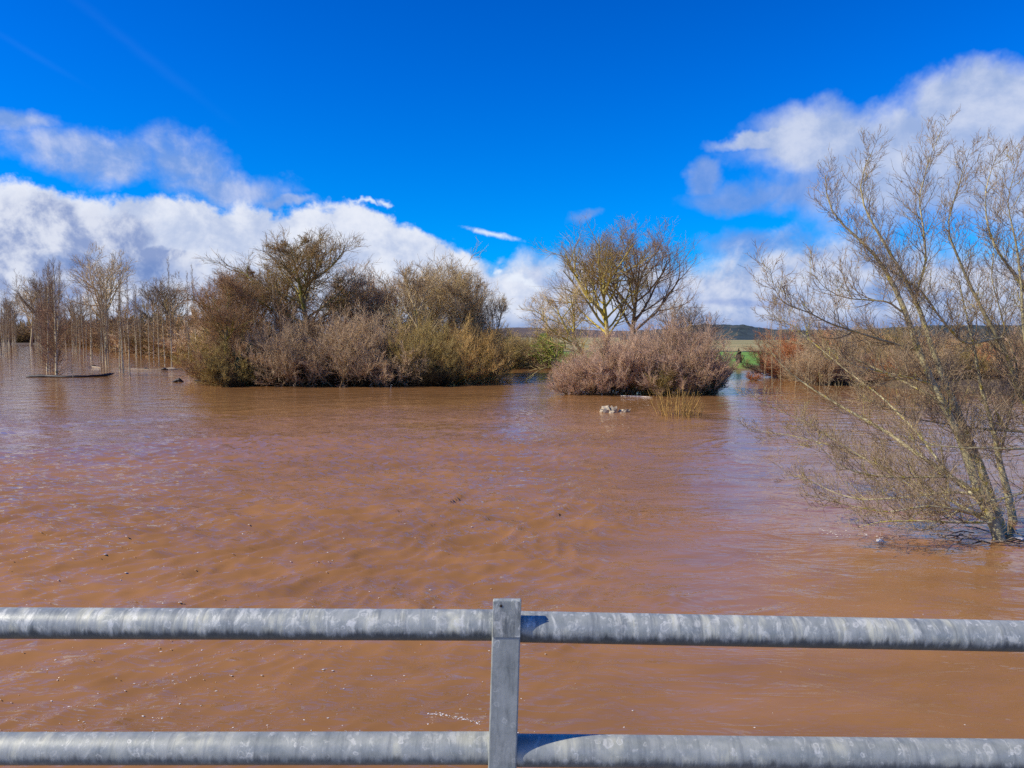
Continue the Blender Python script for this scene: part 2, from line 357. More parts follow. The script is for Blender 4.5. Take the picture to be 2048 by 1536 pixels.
bank = t.mix(t.mr(g1, 0.3, 0.7), (0.08, 0.05, 0.025, 1), (0.13, 0.085, 0.04, 1))
c = t.mix(t.mr(dn, 176, 180), green, tan)
c = t.mix(t.mr(t.m('ABSOLUTE', t.m('SUBTRACT', dn, 178)), 4.5, 2.5), c, (0.03, 0.045, 0.015, 1))
c = t.mix(t.mr(Z, 0.0, 0.1), bank, c)
c = t.mix(t.mr(dn, 88, 98), bank, c)
c = t.mix(t.mr(X, -22, -10), bank, c)
t.put(p.inputs['Base Color'], c); p.inputs['Roughness'].default_value = 0.95
M['ground'] = mg
mh, t, p = mat('hill_forest')
geo = t.new('ShaderNodeNewGeometry').outputs['Position']
g1 = t.noise(geo, 0.012, 4, 0.6); g2 = t.noise(geo, 0.08, 3, 0.6)
c = t.mix(t.mr(g2, 0.3, 0.7), (0.017, 0.032, 0.030, 1), (0.04, 0.062, 0.052, 1))
c = t.mix(t.m('MULTIPLY', t.mr(g1, 0.56, 0.66), 0.6), c, (0.12, 0.11, 0.08, 1))
t.put(p.inputs['Base Color'], c); p.inputs['Roughness'].default_value = 1.0
M['hill'] = mh
M['far_brown'] = flat('far_brown', (0.11, 0.075, 0.05), 1.0, 0.4, 0.02)

# ------------------------------------------------------------------ numpy noise
def perlin(x, y, seed=0):
    rg = np.random.RandomState(seed); perm = rg.permutation(256); perm = np.concatenate([perm, perm])
    ang = rg.rand(256) * 2 * np.pi; gx, gy = np.cos(ang), np.sin(ang)
    xi = np.floor(x).astype(int); yi = np.floor(y).astype(int); xf = x - xi; yf = y - yi
    u = xf * xf * xf * (xf * (xf * 6 - 15) + 10); v = yf * yf * yf * (yf * (yf * 6 - 15) + 10)
    def g(ix, iy, fx, fy):
        h = perm[perm[ix & 255] + (iy & 255)]; return gx[h] * fx + gy[h] * fy
    a = g(xi, yi, xf, yf); b = g(xi + 1, yi, xf - 1, yf); c_ = g(xi, yi + 1, xf, yf - 1); d_ = g(xi + 1, yi + 1, xf - 1, yf - 1)
    return (a * (1 - u) + b * u) * (1 - v) + (c_ * (1 - u) + d_ * u) * v
def sstep(x, a, b):
    t_ = np.clip((x - a) / (b - a), 0, 1); return t_ * t_ * (3 - 2 * t_)

# ------------------------------------------------------------------ mesh + object helpers
def mesh_np(name, V, F, material, attrs=None, smooth=True):
    """V (n,3), F (m,4) or (m,3)"""
    me = bpy.data.meshes.new(name); n, k = F.shape
    me.vertices.add(len(V)); me.vertices.foreach_set('co', np.ascontiguousarray(V, dtype=np.float32).ravel())
    me.loops.add(n * k); me.loops.foreach_set('vertex_index', np.ascontiguousarray(F, dtype=np.int32).ravel())
    me.polygons.add(n); me.polygons.foreach_set('loop_start', np.arange(0, n * k, k, dtype=np.int32))
    me.polygons.foreach_set('use_smooth', np.full(n, smooth, dtype=bool))
    if attrs:
        for a, v in attrs.items():
            at_ = me.attributes.new(a, 'FLOAT', 'POINT'); at_.data.foreach_set('value', np.ascontiguousarray(v, dtype=np.float32))
    me.materials.append(material); me.update(); me.validate(); return me
def link(name, data, parent=None, loc=(0, 0, 0), rotz=0.0, scale=1.0):
    o = bpy.data.objects.new(name, data); C.objects.link(o); o.location = tuple(float(v) for v in loc); o.rotation_euler = (0, 0, rotz)
    o.scale = (scale, scale, scale) if isinstance(scale, (int, float)) else scale
    if parent: o.parent = parent
    return o
def tag(o, label=None, cat=None, group=None, kind=None):
    if label: o['label'] = label
    if cat: o['category'] = cat
    if group: o['group'] = group
    if kind: o['kind'] = kind
    return o
def thing(name, label, cat, loc, group=None, rotz=0.0, scale=1.0):
    return tag(link(name, None, None, loc, rotz, scale), label, cat, group)
def copy_thing(src, loc, rotz, scale, label, group):
    r = src.copy(); C.objects.link(r); r.location = tuple(float(v) for v in loc); r.rotation_euler = (0, 0, rotz)
    r.scale = (scale, scale, scale) if isinstance(scale, (int, float)) else scale
    r['label'] = label
    if group: r['group'] = group
    elif 'group' in r: del r['group']
    for ch in list(src.children):
        c_ = ch.copy(); C.objects.link(c_); c_.parent = r
    return r
def recolour(thg, names, m):
    for ch in thg.children:
        if ch.name.split('.')[0] in names:
            ch.material_slots[0].link = 'OBJECT'; ch.material_slots[0].material = m

# ------------------------------------------------------------------ branches
def nrm(v): return v / np.maximum(np.linalg.norm(v, axis=-1, keepdims=True), 1e-9)
def march(base, dr, length, K, up, wig, rg, grav=0.0):
    n = len(base); P = np.zeros((n, K, 3)); P[:, 0] = base; dcur = dr.copy(); st = (length / (K - 1))[:, None]
    for k in range(1, K):
        dcur = nrm(dcur + np.array([0, 0, 1.0]) * up + rg.normal(size=(n, 3)) * wig)
        P[:, k] = P[:, k - 1] + dcur * st
    return P
def spawn(Bs, m, t0, t1, Lrel, ang, K, up, wig, rr, rg, Lt=None, Lmin=0.0, end=0.25, Labs=None, rmin=0.0):
    P, Rd = Bs; n, K0 = Rd.shape
    t_ = t0 + (t1 - t0) * ((np.arange(m)[None] + rg.rand(n, m)) / m)
    f = t_ * (K0 - 1); i = np.minimum(f.astype(int), K0 - 2); a = (f - i)[..., None]; rows = np.arange(n)[:, None]
    p0, p1 = P[rows, i], P[rows, i + 1]; base = p0 * (1 - a) + p1 * a; tg = nrm(p1 - p0)
    rad = Rd[rows, i] * (1 - a[..., 0]) + Rd[rows, i + 1] * a[..., 0]
    plen = np.linalg.norm(np.diff(P, axis=1), axis=2).sum(1)[:, None] if Labs is None else Labs
    L = plen * Lrel * (0.65 + 0.7 * rg.rand(n, m))
    if Lt is not None: L = L * Lt(t_)
    L = np.maximum(L, Lmin)
    q = rg.normal(size=(n, m, 3)); q -= (q * tg).sum(-1, keepdims=True) * tg; q = nrm(q)
    an = (ang * (0.7 + 0.6 * rg.rand(n, m)))[..., None]
    dr = nrm(tg * np.cos(an) + q * np.sin(an))
    base = base.reshape(-1, 3); dr = dr.reshape(-1, 3); L = L.ravel(); r0 = np.maximum(np.minimum(rad.ravel() * 0.8, L * rr), rmin)
    Pn = march(base, dr, L, K, up, wig, rg)
    Rn = r0[:, None] * np.linspace(1, end, K)[None]
    return Pn, np.maximum(Rn, rmin * 0.6)
def tubes(levels, rg, sides):
    """levels: list of (P,R,lvl,sides) -> V,F,attrs"""
    Vs, Fs, A, B = [], [], [], []; off = 0
    for (P, Rd, lv), s in zip(levels, sides):
        n, K = Rd.shape
        tg = np.empty_like(P); tg[:, 1:-1] = P[:, 2:] - P[:, :-2]; tg[:, 0] = P[:, 1] - P[:, 0]; tg[:, -1] = P[:, -1] - P[:, -2]; tg = nrm(tg)
        ref = np.where(np.abs(tg[:, :1, 2:3]) > 0.9, np.array([1.0, 0, 0]), np.array([0, 0, 1.0])); ref = np.broadcast_to(ref, tg.shape)
        u = nrm(np.cross(tg, ref)); v = np.cross(tg, u)
        th = np.arange(s) * 2 * np.pi / s
        ring = P[:, :, None] + Rd[:, :, None, None] * (u[:, :, None] * np.cos(th)[:, None] + v[:, :, None] * np.sin(th)[:, None])
        Vs.append(ring.reshape(-1, 3))
        idx = (np.arange(n * K * s) + off).reshape(n, K, s)
        a = idx[:, :-1]; b = idx[:, 1:]; a2 = np.roll(a, -1, 2); b2 = np.roll(b, -1, 2)
        Fs.append(np.stack([a, a2, b2, b], -1).reshape(-1, 4)); off += n * K * s
        A.append(np.full(n * K * s, lv)); B.append(np.repeat(rg.rand(n), K * s))
    return np.concatenate(Vs), np.concatenate(Fs), {'lvl': np.concatenate(A), 'rnd': np.concatenate(B)}
def branch_mesh(name, levels, sides, material, rg):
    V, F, at_ = tubes(levels, rg, sides); return mesh_np(name, V, F, material, at_)
TRIS = 0

# ---- tree makers: return {part name: mesh}
def broad_tree(seed, H, W, fork, r0, n1=12, n2=8, n3=7, n4=6, stems=1, lean=0.0, ang=0.75, up=0.10, tw=0.011, mt='olive_tree', mb='olive_tree', dense=1.0, env=None, wig=0.10):
    rg = np.random.RandomState(seed)
    K = 9
    base = np.zeros((stems, 3)); dr = np.zeros((stems, 3)); dr[:, 2] = 1
    for i in range(stems):
        a_ = 2 * np.pi * i / stems + rg.rand(); k = 0.0 if stems == 1 else 0.32
        base[i] = (np.cos(a_) * r0 * k * 3, np.sin(a_) * r0 * k * 3, -0.5); dr[i, 0] = np.cos(a_) * k + lean; dr[i, 1] = np.sin(a_) * k
    T0 = march(base, nrm(dr), np.full(stems, (H + 0.5) * 0.97) * (0.85 + 0.15 * rg.rand(stems)), K, 0.05, 0.05, rg)
    R0 = r0 * np.linspace(1, 0, K)[None] ** 0.8 * (np.ones((stems, 1)) if stems == 1 else 0.8 * np.ones((stems, 1))) + 0.015
    env = env or (lambda t_: np.clip(np.sin(np.pi * np.clip((t_ - fork * 0.6) / (1.02 - fork * 0.6), 0, 1) ** 0.75), 0.25, 1))
    L1 = spawn((T0, R0), n1, fork, 0.97, 0.5 * W * 1.08, ang, 8, up, wig, 0.020, rg, Lt=env, Labs=1.0, end=0.3)
    L2 = spawn(L1, n2, 0.15, 1.0, 0.50, 0.75, 6, 0.10, wig * 1.2, 0.016, rg, Lt=lambda t_: 1.15 - 0.45 * t_)
    L3 = spawn(L2, n3, 0.12, 1.0, 0.48, 0.7, 4, 0.10, wig * 1.4, 0.016, rg, Lt=lambda t_: 1.2 - 0.5 * t_, rmin=tw)
    L4 = spawn(L3, n4, 0.1, 1.0, 0.6, 0.65, 2, 0.12, 0.2, 0.012, rg, rmin=tw * 0.8, end=0.5)
    tm = branch_mesh('trunk', [(T0, R0, 0.0)], [10], M[mt], rg)
    bm_ = branch_mesh('branches', [(*L1, 0.1), (*L2, 0.4)], [5, 4], M[mt], rg)
    cm = branch_mesh('twigs', [(*L3, 0.7), (*L4, 1.0)], [3, 3], M[mb], rg)
    return {'trunk': tm, 'branches': bm_, 'twigs': cm}
def bush(seed, H, W, stems=40, n2=8, n3=7, n4=5, tw=0.009, mb='grey_bush', maxtilt=1.25, upright=0.1, spread=0.25, low=0.15):
    rg = np.random.RandomState(seed); n = stems
    a_ = rg.rand(n) * 2 * np.pi; tilt = maxtilt * np.sqrt(rg.rand(n)); tilt = np.minimum(tilt, 1.45)
    rr = spread * W * np.sqrt(rg.rand(n)) * 0.8
    base = np.stack([np.cos(a_) * rr, np.sin(a_) * rr, np.full(n, -0.2)], 1)
    dr = np.stack([np.cos(a_) * np.sin(tilt), np.sin(a_) * np.sin(tilt), np.cos(tilt)], 1)
    L = 1 / np.sqrt((np.sin(tilt) / (W * 0.5 * (1 - spread * 0.6))) ** 2 + (np.cos(tilt) / H) ** 2) * (0.7 + 0.3 * rg.rand(n))
    P = march(base, dr, L * 1.0, 7, upright * 0.6, 0.07, rg)
    Rd = (0.012 * L + 0.008)[:, None] * np.linspace(1, 0.3, 7)[None]
    L2 = spawn((P, Rd), n2, low, 1.0, 0.40, 0.6, 5, upright, 0.12, 0.014, rg, Lt=lambda t_: 1.1 - 0.4 * t_)
    L3 = spawn(L2, n3, 0.1, 1.0, 0.42, 0.6, 4, upright, 0.15, 0.012, rg, rmin=tw)
    L4 = spawn(L3, n4, 0.1, 1.0, 0.6, 0.55, 2, upright, 0.18, 0.01, rg, rmin=tw * 0.75, end=0.5)
    sm = branch_mesh('stems', [(P, Rd, 0.0), (*L2, 0.45)], [4, 3], M[mb], rg)
    tm = branch_mesh('twigs', [(*L3, 0.8), (*L4, 1.0)], [3, 3], M[mb], rg)
    return {'stems': sm, 'twigs': tm}
def poplar(seed, H, r0, n1=70, clear=0.16, bl=1.3, n2=6, tw=0.012, skirt=0):
    rg = np.random.RandomState(seed)
    T0 = march(np.array([[0, 0, -0.4]]), nrm(np.array([[rg.normal() * 0.02, rg.normal() * 0.02, 1.0]])), np.array([H + 0.4]), 14, 0.12, 0.022, rg)
    R0 = (r0 * np.linspace(1, 0.06, 14) ** 0.9)[None]
    L1 = spawn((T0, R0), n1, clear, 0.97, bl, 0.75, 6, 0.28, 0.07, 0.016, rg, Labs=1.0, Lt=lambda t_: np.clip(1.25 - 1.0 * t_, 0.2, 1.1) * np.clip((t_ - clear + 0.10) * 5, 0.4, 1), rmin=tw)
    L2 = spawn(L1, n2, 0.15, 1.0, 0.4, 0.6, 4, 0.2, 0.14, 0.014, rg, rmin=tw * 0.75)
    d_ = {'trunk': branch_mesh('trunk', [(T0, R0, 0.0)], [8], M['poplar_trunk'], rg),
          'branches': branch_mesh('branches', [(*L1, 0.3), (*L2, 1.0)], [3, 3], M['poplar_twig'], rg)}
    if skirt:
        S1 = spawn((T0, R0), skirt, 0.02, 0.55, 1.9, 1.2, 6, 0.10, 0.08, 0.012, rg, Labs=1.0, rmin=tw)
        S2 = spawn(S1, 6, 0.15, 1.0, 0.4, 0.6, 4, 0.14, 0.14, 0.014, rg, rmin=tw * 0.75)
        d_['side_shoots'] = branch_mesh('side_shoots', [(*S1, 0.5), (*S2, 1.0)], [3, 3], M['poplar_red'], rg)
    return d_
def plant(name, parts, label, cat, loc, group=None, rotz=0.0, scale=1.0, mats=None):
    t_ = thing(name, label, cat, loc, group, rotz, scale)
    for k, me in parts.items():
        o = link(k, me, t_)
        if mats and k in mats: o.material_slots[0].link = 'OBJECT'; o.material_slots[0].material = M[mats[k]]
    return t_
def leafmesh(name, pts, size, rg, material, asp=1.6):
    n = len(pts); q = nrm(rg.normal(size=(n, 3))); u = nrm(np.cross(q, rg.normal(size=(n, 3)))); s = size * (0.6 + 0.8 * rg.rand(n, 1))
    # a folded leaf: two triangles about a midrib
    a = pts - u * s * asp * 0.5; b = pts + u * s * asp * 0.5; w = np.cross(q, u)
    c1 = pts + w * s * 0.5 + q * s * 0.15; c2 = pts - w * s * 0.5 + q * s * 0.15
    V = np.stack([a, c1, b, c2], 1).reshape(-1, 3); i = np.arange(n)[:, None] * 4
    F = np.concatenate([i + [[0, 1, 2]], i + [[0, 2, 3]]])
    return mesh_np(name, V, F, material, None, False)

# ================================================================== SETTING
# ---- water: polar sheet round the bridge, real waves near the camera
azf = np.radians(np.concatenate([np.linspace(-180, -46, 24)[:-1], np.linspace(-46, 46, 440), np.linspace(46, 180, 24)[1:]]))
rr_ = np.concatenate([[0.4, 2.5, 4.5], np.concatenate([np.geomspace(6.0, 34, 430), np.geomspace(34.3, 95, 110)]), np.geomspace(98, 7000, 30)])
RR, AA = np.meshgrid(rr_, azf, indexing='ij'); WX, WY = RR * np.sin(AA), RR * np.cos(AA)
ca, sa_ = math.cos(R_(42)), math.sin(R_(42))
al, ac = WX * ca + WY * sa_, -WX * sa_ + WY * ca      # along / across the crests
e_ = WX - (WY - 8) * 0.30 + perlin(WX * 0.3, WY * 0.3, 9) * 5
chop_ = 0.06 + 0.94 * (1 - sstep(e_, -3.5, 2.0))
chop_ *= 0.55 + 0.6 * sstep(perlin(WX * 0.07, WY * 0.10, 4), -0.3, 0.35)
wx2 = perlin(WX * 0.5, WY * 0.5, 21) * 0.6
rid = lambda v: np.clip(1 - np.abs(v) * 2.0, 0, 1) ** 1.4
Z_ = 0.10 * rid(perlin(al / 2.2, (ac + wx2) / 0.75, 1)) + 0.080 * rid(perlin(al / 1.1 + 7, (ac + wx2) / 0.40, 2)) + 0.035 * rid(perlin(al / 0.55, (ac + 0.3 * wx2) / 0.22, 3))
Z_ = Z_ * chop_ + 0.05 * perlin(WX / 3.5, WY / 2.6, 5) + 0.016 * perlin(WX / 1.2, WY / 0.8, 6)
Z_ *= sstep(RR, 4, 7) * (1 - 0.94 * sstep(RR, 22, 58)) * (1 - sstep(RR, 80, 95)) * (1 - sstep(np.abs(AA), R_(42), R_(46)))
V = np.stack([WX, WY, Z_ - 0.02], -1).reshape(-1, 3); nr, na = RR.shape
I = np.arange(nr * na).reshape(nr, na)
F = np.stack([I[:-1, :-1], I[:-1, 1:], I[1:, 1:], I[1:, :-1]], -1).reshape(-1, 4)[:, ::-1]
tag(link('water', mesh_np('water', V, F, M['water'])), kind='structure')

# ---- ground: one sheet to the horizon; river bed under the water, flat fields beyond the bank
shore = [(-180, 60), (-60, 260), (-37, 300), (azel(0, 690)[0], 345), (azel(160, 690)[0], 335), (azel(420, 700)[0], 230), (azel(700, 700)[0], 150),
         (azel(960, 700)[0], 108), (azel(1110, 700)[0], 94), (azel(1350, 700)[0], 96), (azel(1460, 700)[0], 98), (azel(1520, 700)[0], 92), (azel(1600, 700)[0], 72), (azel(2048, 700)[0], 62), (60, 60), (180, 60)]
azg = np.radians(np.concatenate([np.linspace(-180, -40, 40)[:-1], np.linspace(-40, 40, 260), np.linspace(40, 180, 40)[1:]]))
rg_ = np.concatenate([[1, 20, 40], np.geomspace(48, 480, 190), np.geomspace(500, 9000, 24)])
GR, GA = np.meshgrid(rg_, azg, indexing='ij'); GX, GY = GR * np.sin(GA), GR * np.cos(GA)
sh = np.interp(np.degrees(GA), [s[0] for s in shore], [s[1] for s in shore]) + 4 * perlin(GA * 30, GA * 0 + 0.5, 3)
GZ = -1.6 + 2.1 * sstep(GR, sh - 3, sh + 5) + 0.25 * perlin(GX * 0.12, GY * 0.12, 8) * sstep(GR, sh, sh + 6) * (1 - sstep(GR, 130, 200))
GZ -= 0.35 * sstep(GR, 110, 170)
GZ = np.where(np.abs(GA) > R_(95), -1.6, GZ)
V = np.stack([GX, GY, GZ], -1).reshape(-1, 3); nr, na = GR.shape
I = np.arange(nr * na).reshape(nr, na); F = np.stack([I[:-1, :-1], I[:-1, 1:], I[1:, 1:], I[1:, :-1]], -1).reshape(-1, 4)[:, ::-1]
tag(link('ground', mesh_np('ground', V, F, M['ground'])), kind='structure')

# ---- wooded hills beyond the fields
def hill(name, prof, r0, r1, material, bump, na, nr, seed):
    azs = np.radians(np.linspace(prof[0][0], prof[-1][0], na)); rs = np.linspace(0, 1, nr)
    S, A_ = np.meshgrid(rs, azs, indexing='ij'); top = np.interp(np.degrees(A_), [q[0] for q in prof], [q[1] for q in prof])
    rad = r0 + (r1 - r0) * S; crest = HC + np.tan(np.radians(top)) * (r0 + (r1 - r0) * 0.72)
    Zh = crest * np.sin(np.clip(S / 0.72, 0, 1) * np.pi / 2) ** 1.0 * (1 - 0.8 * sstep(S, 0.72, 1.0))
    Xh, Yh = rad * np.sin(A_), rad * np.cos(A_)
    Zh += bump * (perlin(Xh / 22, Yh / 22, seed) + 0.7 * perlin(Xh / 9, Yh / 9, seed + 1)) * sstep(S, 0, 0.1) + 1.4 * bump * perlin(Xh / 120, Yh / 120, seed + 2) * sstep(S, 0.1, .5) - 0.6 * (1 - sstep(S, 0, 0.04))
    V = np.stack([Xh, Yh, Zh], -1).reshape(-1, 3); I = np.arange(nr * na).reshape(nr, na)
    F = np.stack([I[:-1, :-1], I[:-1, 1:], I[1:, 1:], I[1:, :-1]], -1).reshape(-1, 4)[:, ::-1]
    tag(link(name, mesh_np(name, V, F, material, None, False)), kind='structure')
def hp(lst): return [azel(a, b) for a, b in lst]
hill('wooded_hill', hp([(1240, 668), (1340, 660), (1380, 654), (1420, 652), (1480, 653), (1530, 660), (1600, 664), (1700, 662), (1850, 655), (2048, 653), (2300, 656)]), 470, 1500, M['hill'], 3.0, 420, 60, 40)
hill('distant_hill', hp([(900, 664), (980, 659), (1040, 656), (1120, 658), (1200, 661), (1300, 664), (1340, 668)]), 700, 1700, M['far_brown'], 1.5, 160, 30, 60)

# ================================================================== BRIDGE RAILING
def rail_mesh(name, p0, p1, r, material, sides=56, n=60):
    ts = np.linspace(0, 1, n)[:, None]; P = p0 + (p1 - p0) * ts; tg = nrm(p1 - p0); u = nrm(np.cross(tg, [0, 0, 1.0])); v = np.cross(u, tg)
    th = np.arange(sides) * 2 * np.pi / sides
    ring = u * np.cos(th)[:, None] + v * np.sin(th)[:, None]
    V = (P[:, None] + r * ring[None]).reshape(-1, 3); I = np.arange(n * sides).reshape(n, sides)
    a, b = I[:-1], I[1:]; F = np.stack([a, np.roll(a, -1, 1), np.roll(b, -1, 1), b], -1).reshape(-1, 4)
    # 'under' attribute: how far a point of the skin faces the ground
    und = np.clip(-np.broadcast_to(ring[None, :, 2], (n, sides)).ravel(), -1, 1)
    return mesh_np(name, V, F, material, {'under': und})
def box_mesh(name, corners_bottom, corners_top, material, bevel=0.0):
    import bmesh
    bm = bmesh.new(); vs_ = [bm.verts.new(c) for c in list(corners_bottom) + list(corners_top)]
    for f in ((3, 2, 1, 0), (4, 5, 6, 7), (0, 1, 5, 4), (1, 2, 6, 5), (2, 3, 7, 6), (3, 0, 4, 7)): bm.faces.new([vs_[i] for i in f])
    bmesh.ops.recalc_face_normals(bm, faces=bm.faces[:])
    if bevel: bmesh.ops.bevel(bm, geom=bm.edges[:], offset=bevel, segments=3, affect='EDGES', profile=0.5)
    me = bpy.data.meshes.new(name); bm.to_mesh(me); bm.free(); me.materials.append(material)
    for p_ in me.polygons: p_.use_smooth = False
    return me
YR = 1.40; RAD = 0.0288
rail_root = thing('bridge_railing', 'galvanised tube railing of the bridge with lichen stained rails in front of the flood', 'railing', (0, YR, 2.9))
rl = lambda me, name, parent=rail_root: link(name, me, parent, (0, -YR, -2.9))
def ext(pa, pb, fa, fb):
    dv = pb - pa; return pa + dv * fa, pa + dv * fb
a0, a1 = atY(0, 1246, YR), atY(1000, 1250, YR); p0, p1 = ext(a0, a1, -1.2, 1.0)
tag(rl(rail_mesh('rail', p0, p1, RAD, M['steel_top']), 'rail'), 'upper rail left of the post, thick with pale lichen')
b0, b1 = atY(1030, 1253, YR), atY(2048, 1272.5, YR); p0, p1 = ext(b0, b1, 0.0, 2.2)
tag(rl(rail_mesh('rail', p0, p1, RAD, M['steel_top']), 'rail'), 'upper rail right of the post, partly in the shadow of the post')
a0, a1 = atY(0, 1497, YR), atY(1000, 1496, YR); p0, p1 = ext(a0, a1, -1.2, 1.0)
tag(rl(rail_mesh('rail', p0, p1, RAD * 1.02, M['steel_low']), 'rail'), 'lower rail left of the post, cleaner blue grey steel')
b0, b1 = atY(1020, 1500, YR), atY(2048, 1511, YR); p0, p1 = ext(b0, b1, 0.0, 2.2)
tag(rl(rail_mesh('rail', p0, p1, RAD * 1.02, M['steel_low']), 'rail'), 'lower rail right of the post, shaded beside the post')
# posts: square tube leaning a hair, rails butt into it
def post(pxl, pxr, xl2, xr2, label):
    yf, yb = YR - 0.033, YR + 0.040
    tl, tr = atY(pxl, 1200, yf), atY(pxr, 1200, yf); bl, br = atY(xl2, 1536, yf), atY(xr2, 1536, yf)
    sl = (bl - tl) / (tl[2] - bl[2]); sr = (br - tr) / (tr[2] - br[2]); drop = tl[2] - 2.88
    B = [tl + sl * drop, tr + sr * drop]; Tt = [tl, tr]; th_ = np.array([0, 0.011, 0])
    po = tag(rl(box_mesh('post', [B[0], B[1], B[1] + th_, B[0] + th_], [Tt[0], Tt[1], Tt[1] + th_, Tt[0] + th_], M['steel_post'], 0.0028), 'post'), label)
    # web of the post behind the face plate; the rails run into it
    i_ = np.array([0.012, 0.012, 0]); j_ = np.array([-0.012, 0.012, 0]); dn_ = np.array([0, 0, -0.045]); bk = np.array([0, yb - yf - 0.012, 0])
    link('web', box_mesh('web', [B[0] + i_, B[1] + j_, B[1] + j_ + bk, B[0] + i_ + bk], [tl + i_ + dn_, tr + j_ + dn_, tr + j_ + dn_ + bk, tl + i_ + dn_ + bk], M['steel_post'], 0.002), po)
    # thin stained cover plate over the head of the post, with its fixing hole
    hh = atY(1014, 1274, yf)[2]; k = tl[2] - hh
    g = np.array([0, -0.0016, 0]); e = 0.0006
    c1 = [tl + sl * k + g + [e, 0, 0], tr + sr * k + g - [e, 0, 0]]; c2 = [tl + g + [e, 0, -0.003], tr + g + [-e, 0, -0.003]]
    pl = link('cover_plate', box_mesh('cover_plate', [c1[0], c1[1], c1[1] + [0, 0.0012, 0], c1[0] + [0, 0.0012, 0]], [c2[0], c2[1], c2[1] + [0, 0.0012, 0], c2[0] + [0, 0.0012, 0]], M['steel_cap'], 0.0004), po)
    return po, pl
po, pl = post(986, 1043, 976, 1033, 'grey galvanised post in the middle of the railing')
import bmesh
bm = bmesh.new(); bmesh.ops.create_uvsphere(bm, u_segments=16, v_segments=8, radius=0.0026)
for v_ in bm.verts: v_.co.y *= 0.25
me = bpy.data.meshes.new('bolt'); bm.to_mesh(me); bm.free(); me.materials.append(M['dark_hole'])
link('bolt', me, po, atY(1002, 1212, YR - 0.0350))
for s_ in (-1, 1):
    q = s_ * 2150; post(986 + q, 1043 + q, 976 + q, 1033 + q, 'post further along the railing')
# deck edge the railing stands on
tag(link('bridge_deck', box_mesh('bridge_deck', [(-12, -6, 2.45), (12, -6, 2.45), (12, YR + 0.16, 2.45), (-12, YR + 0.16, 2.45)],
    [(-12, -6, 2.88), (12, -6, 2.88), (12, YR + 0.16, 2.88), (-12, YR + 0.16, 2.88)], M['concrete'], 0.02)), kind='structure')

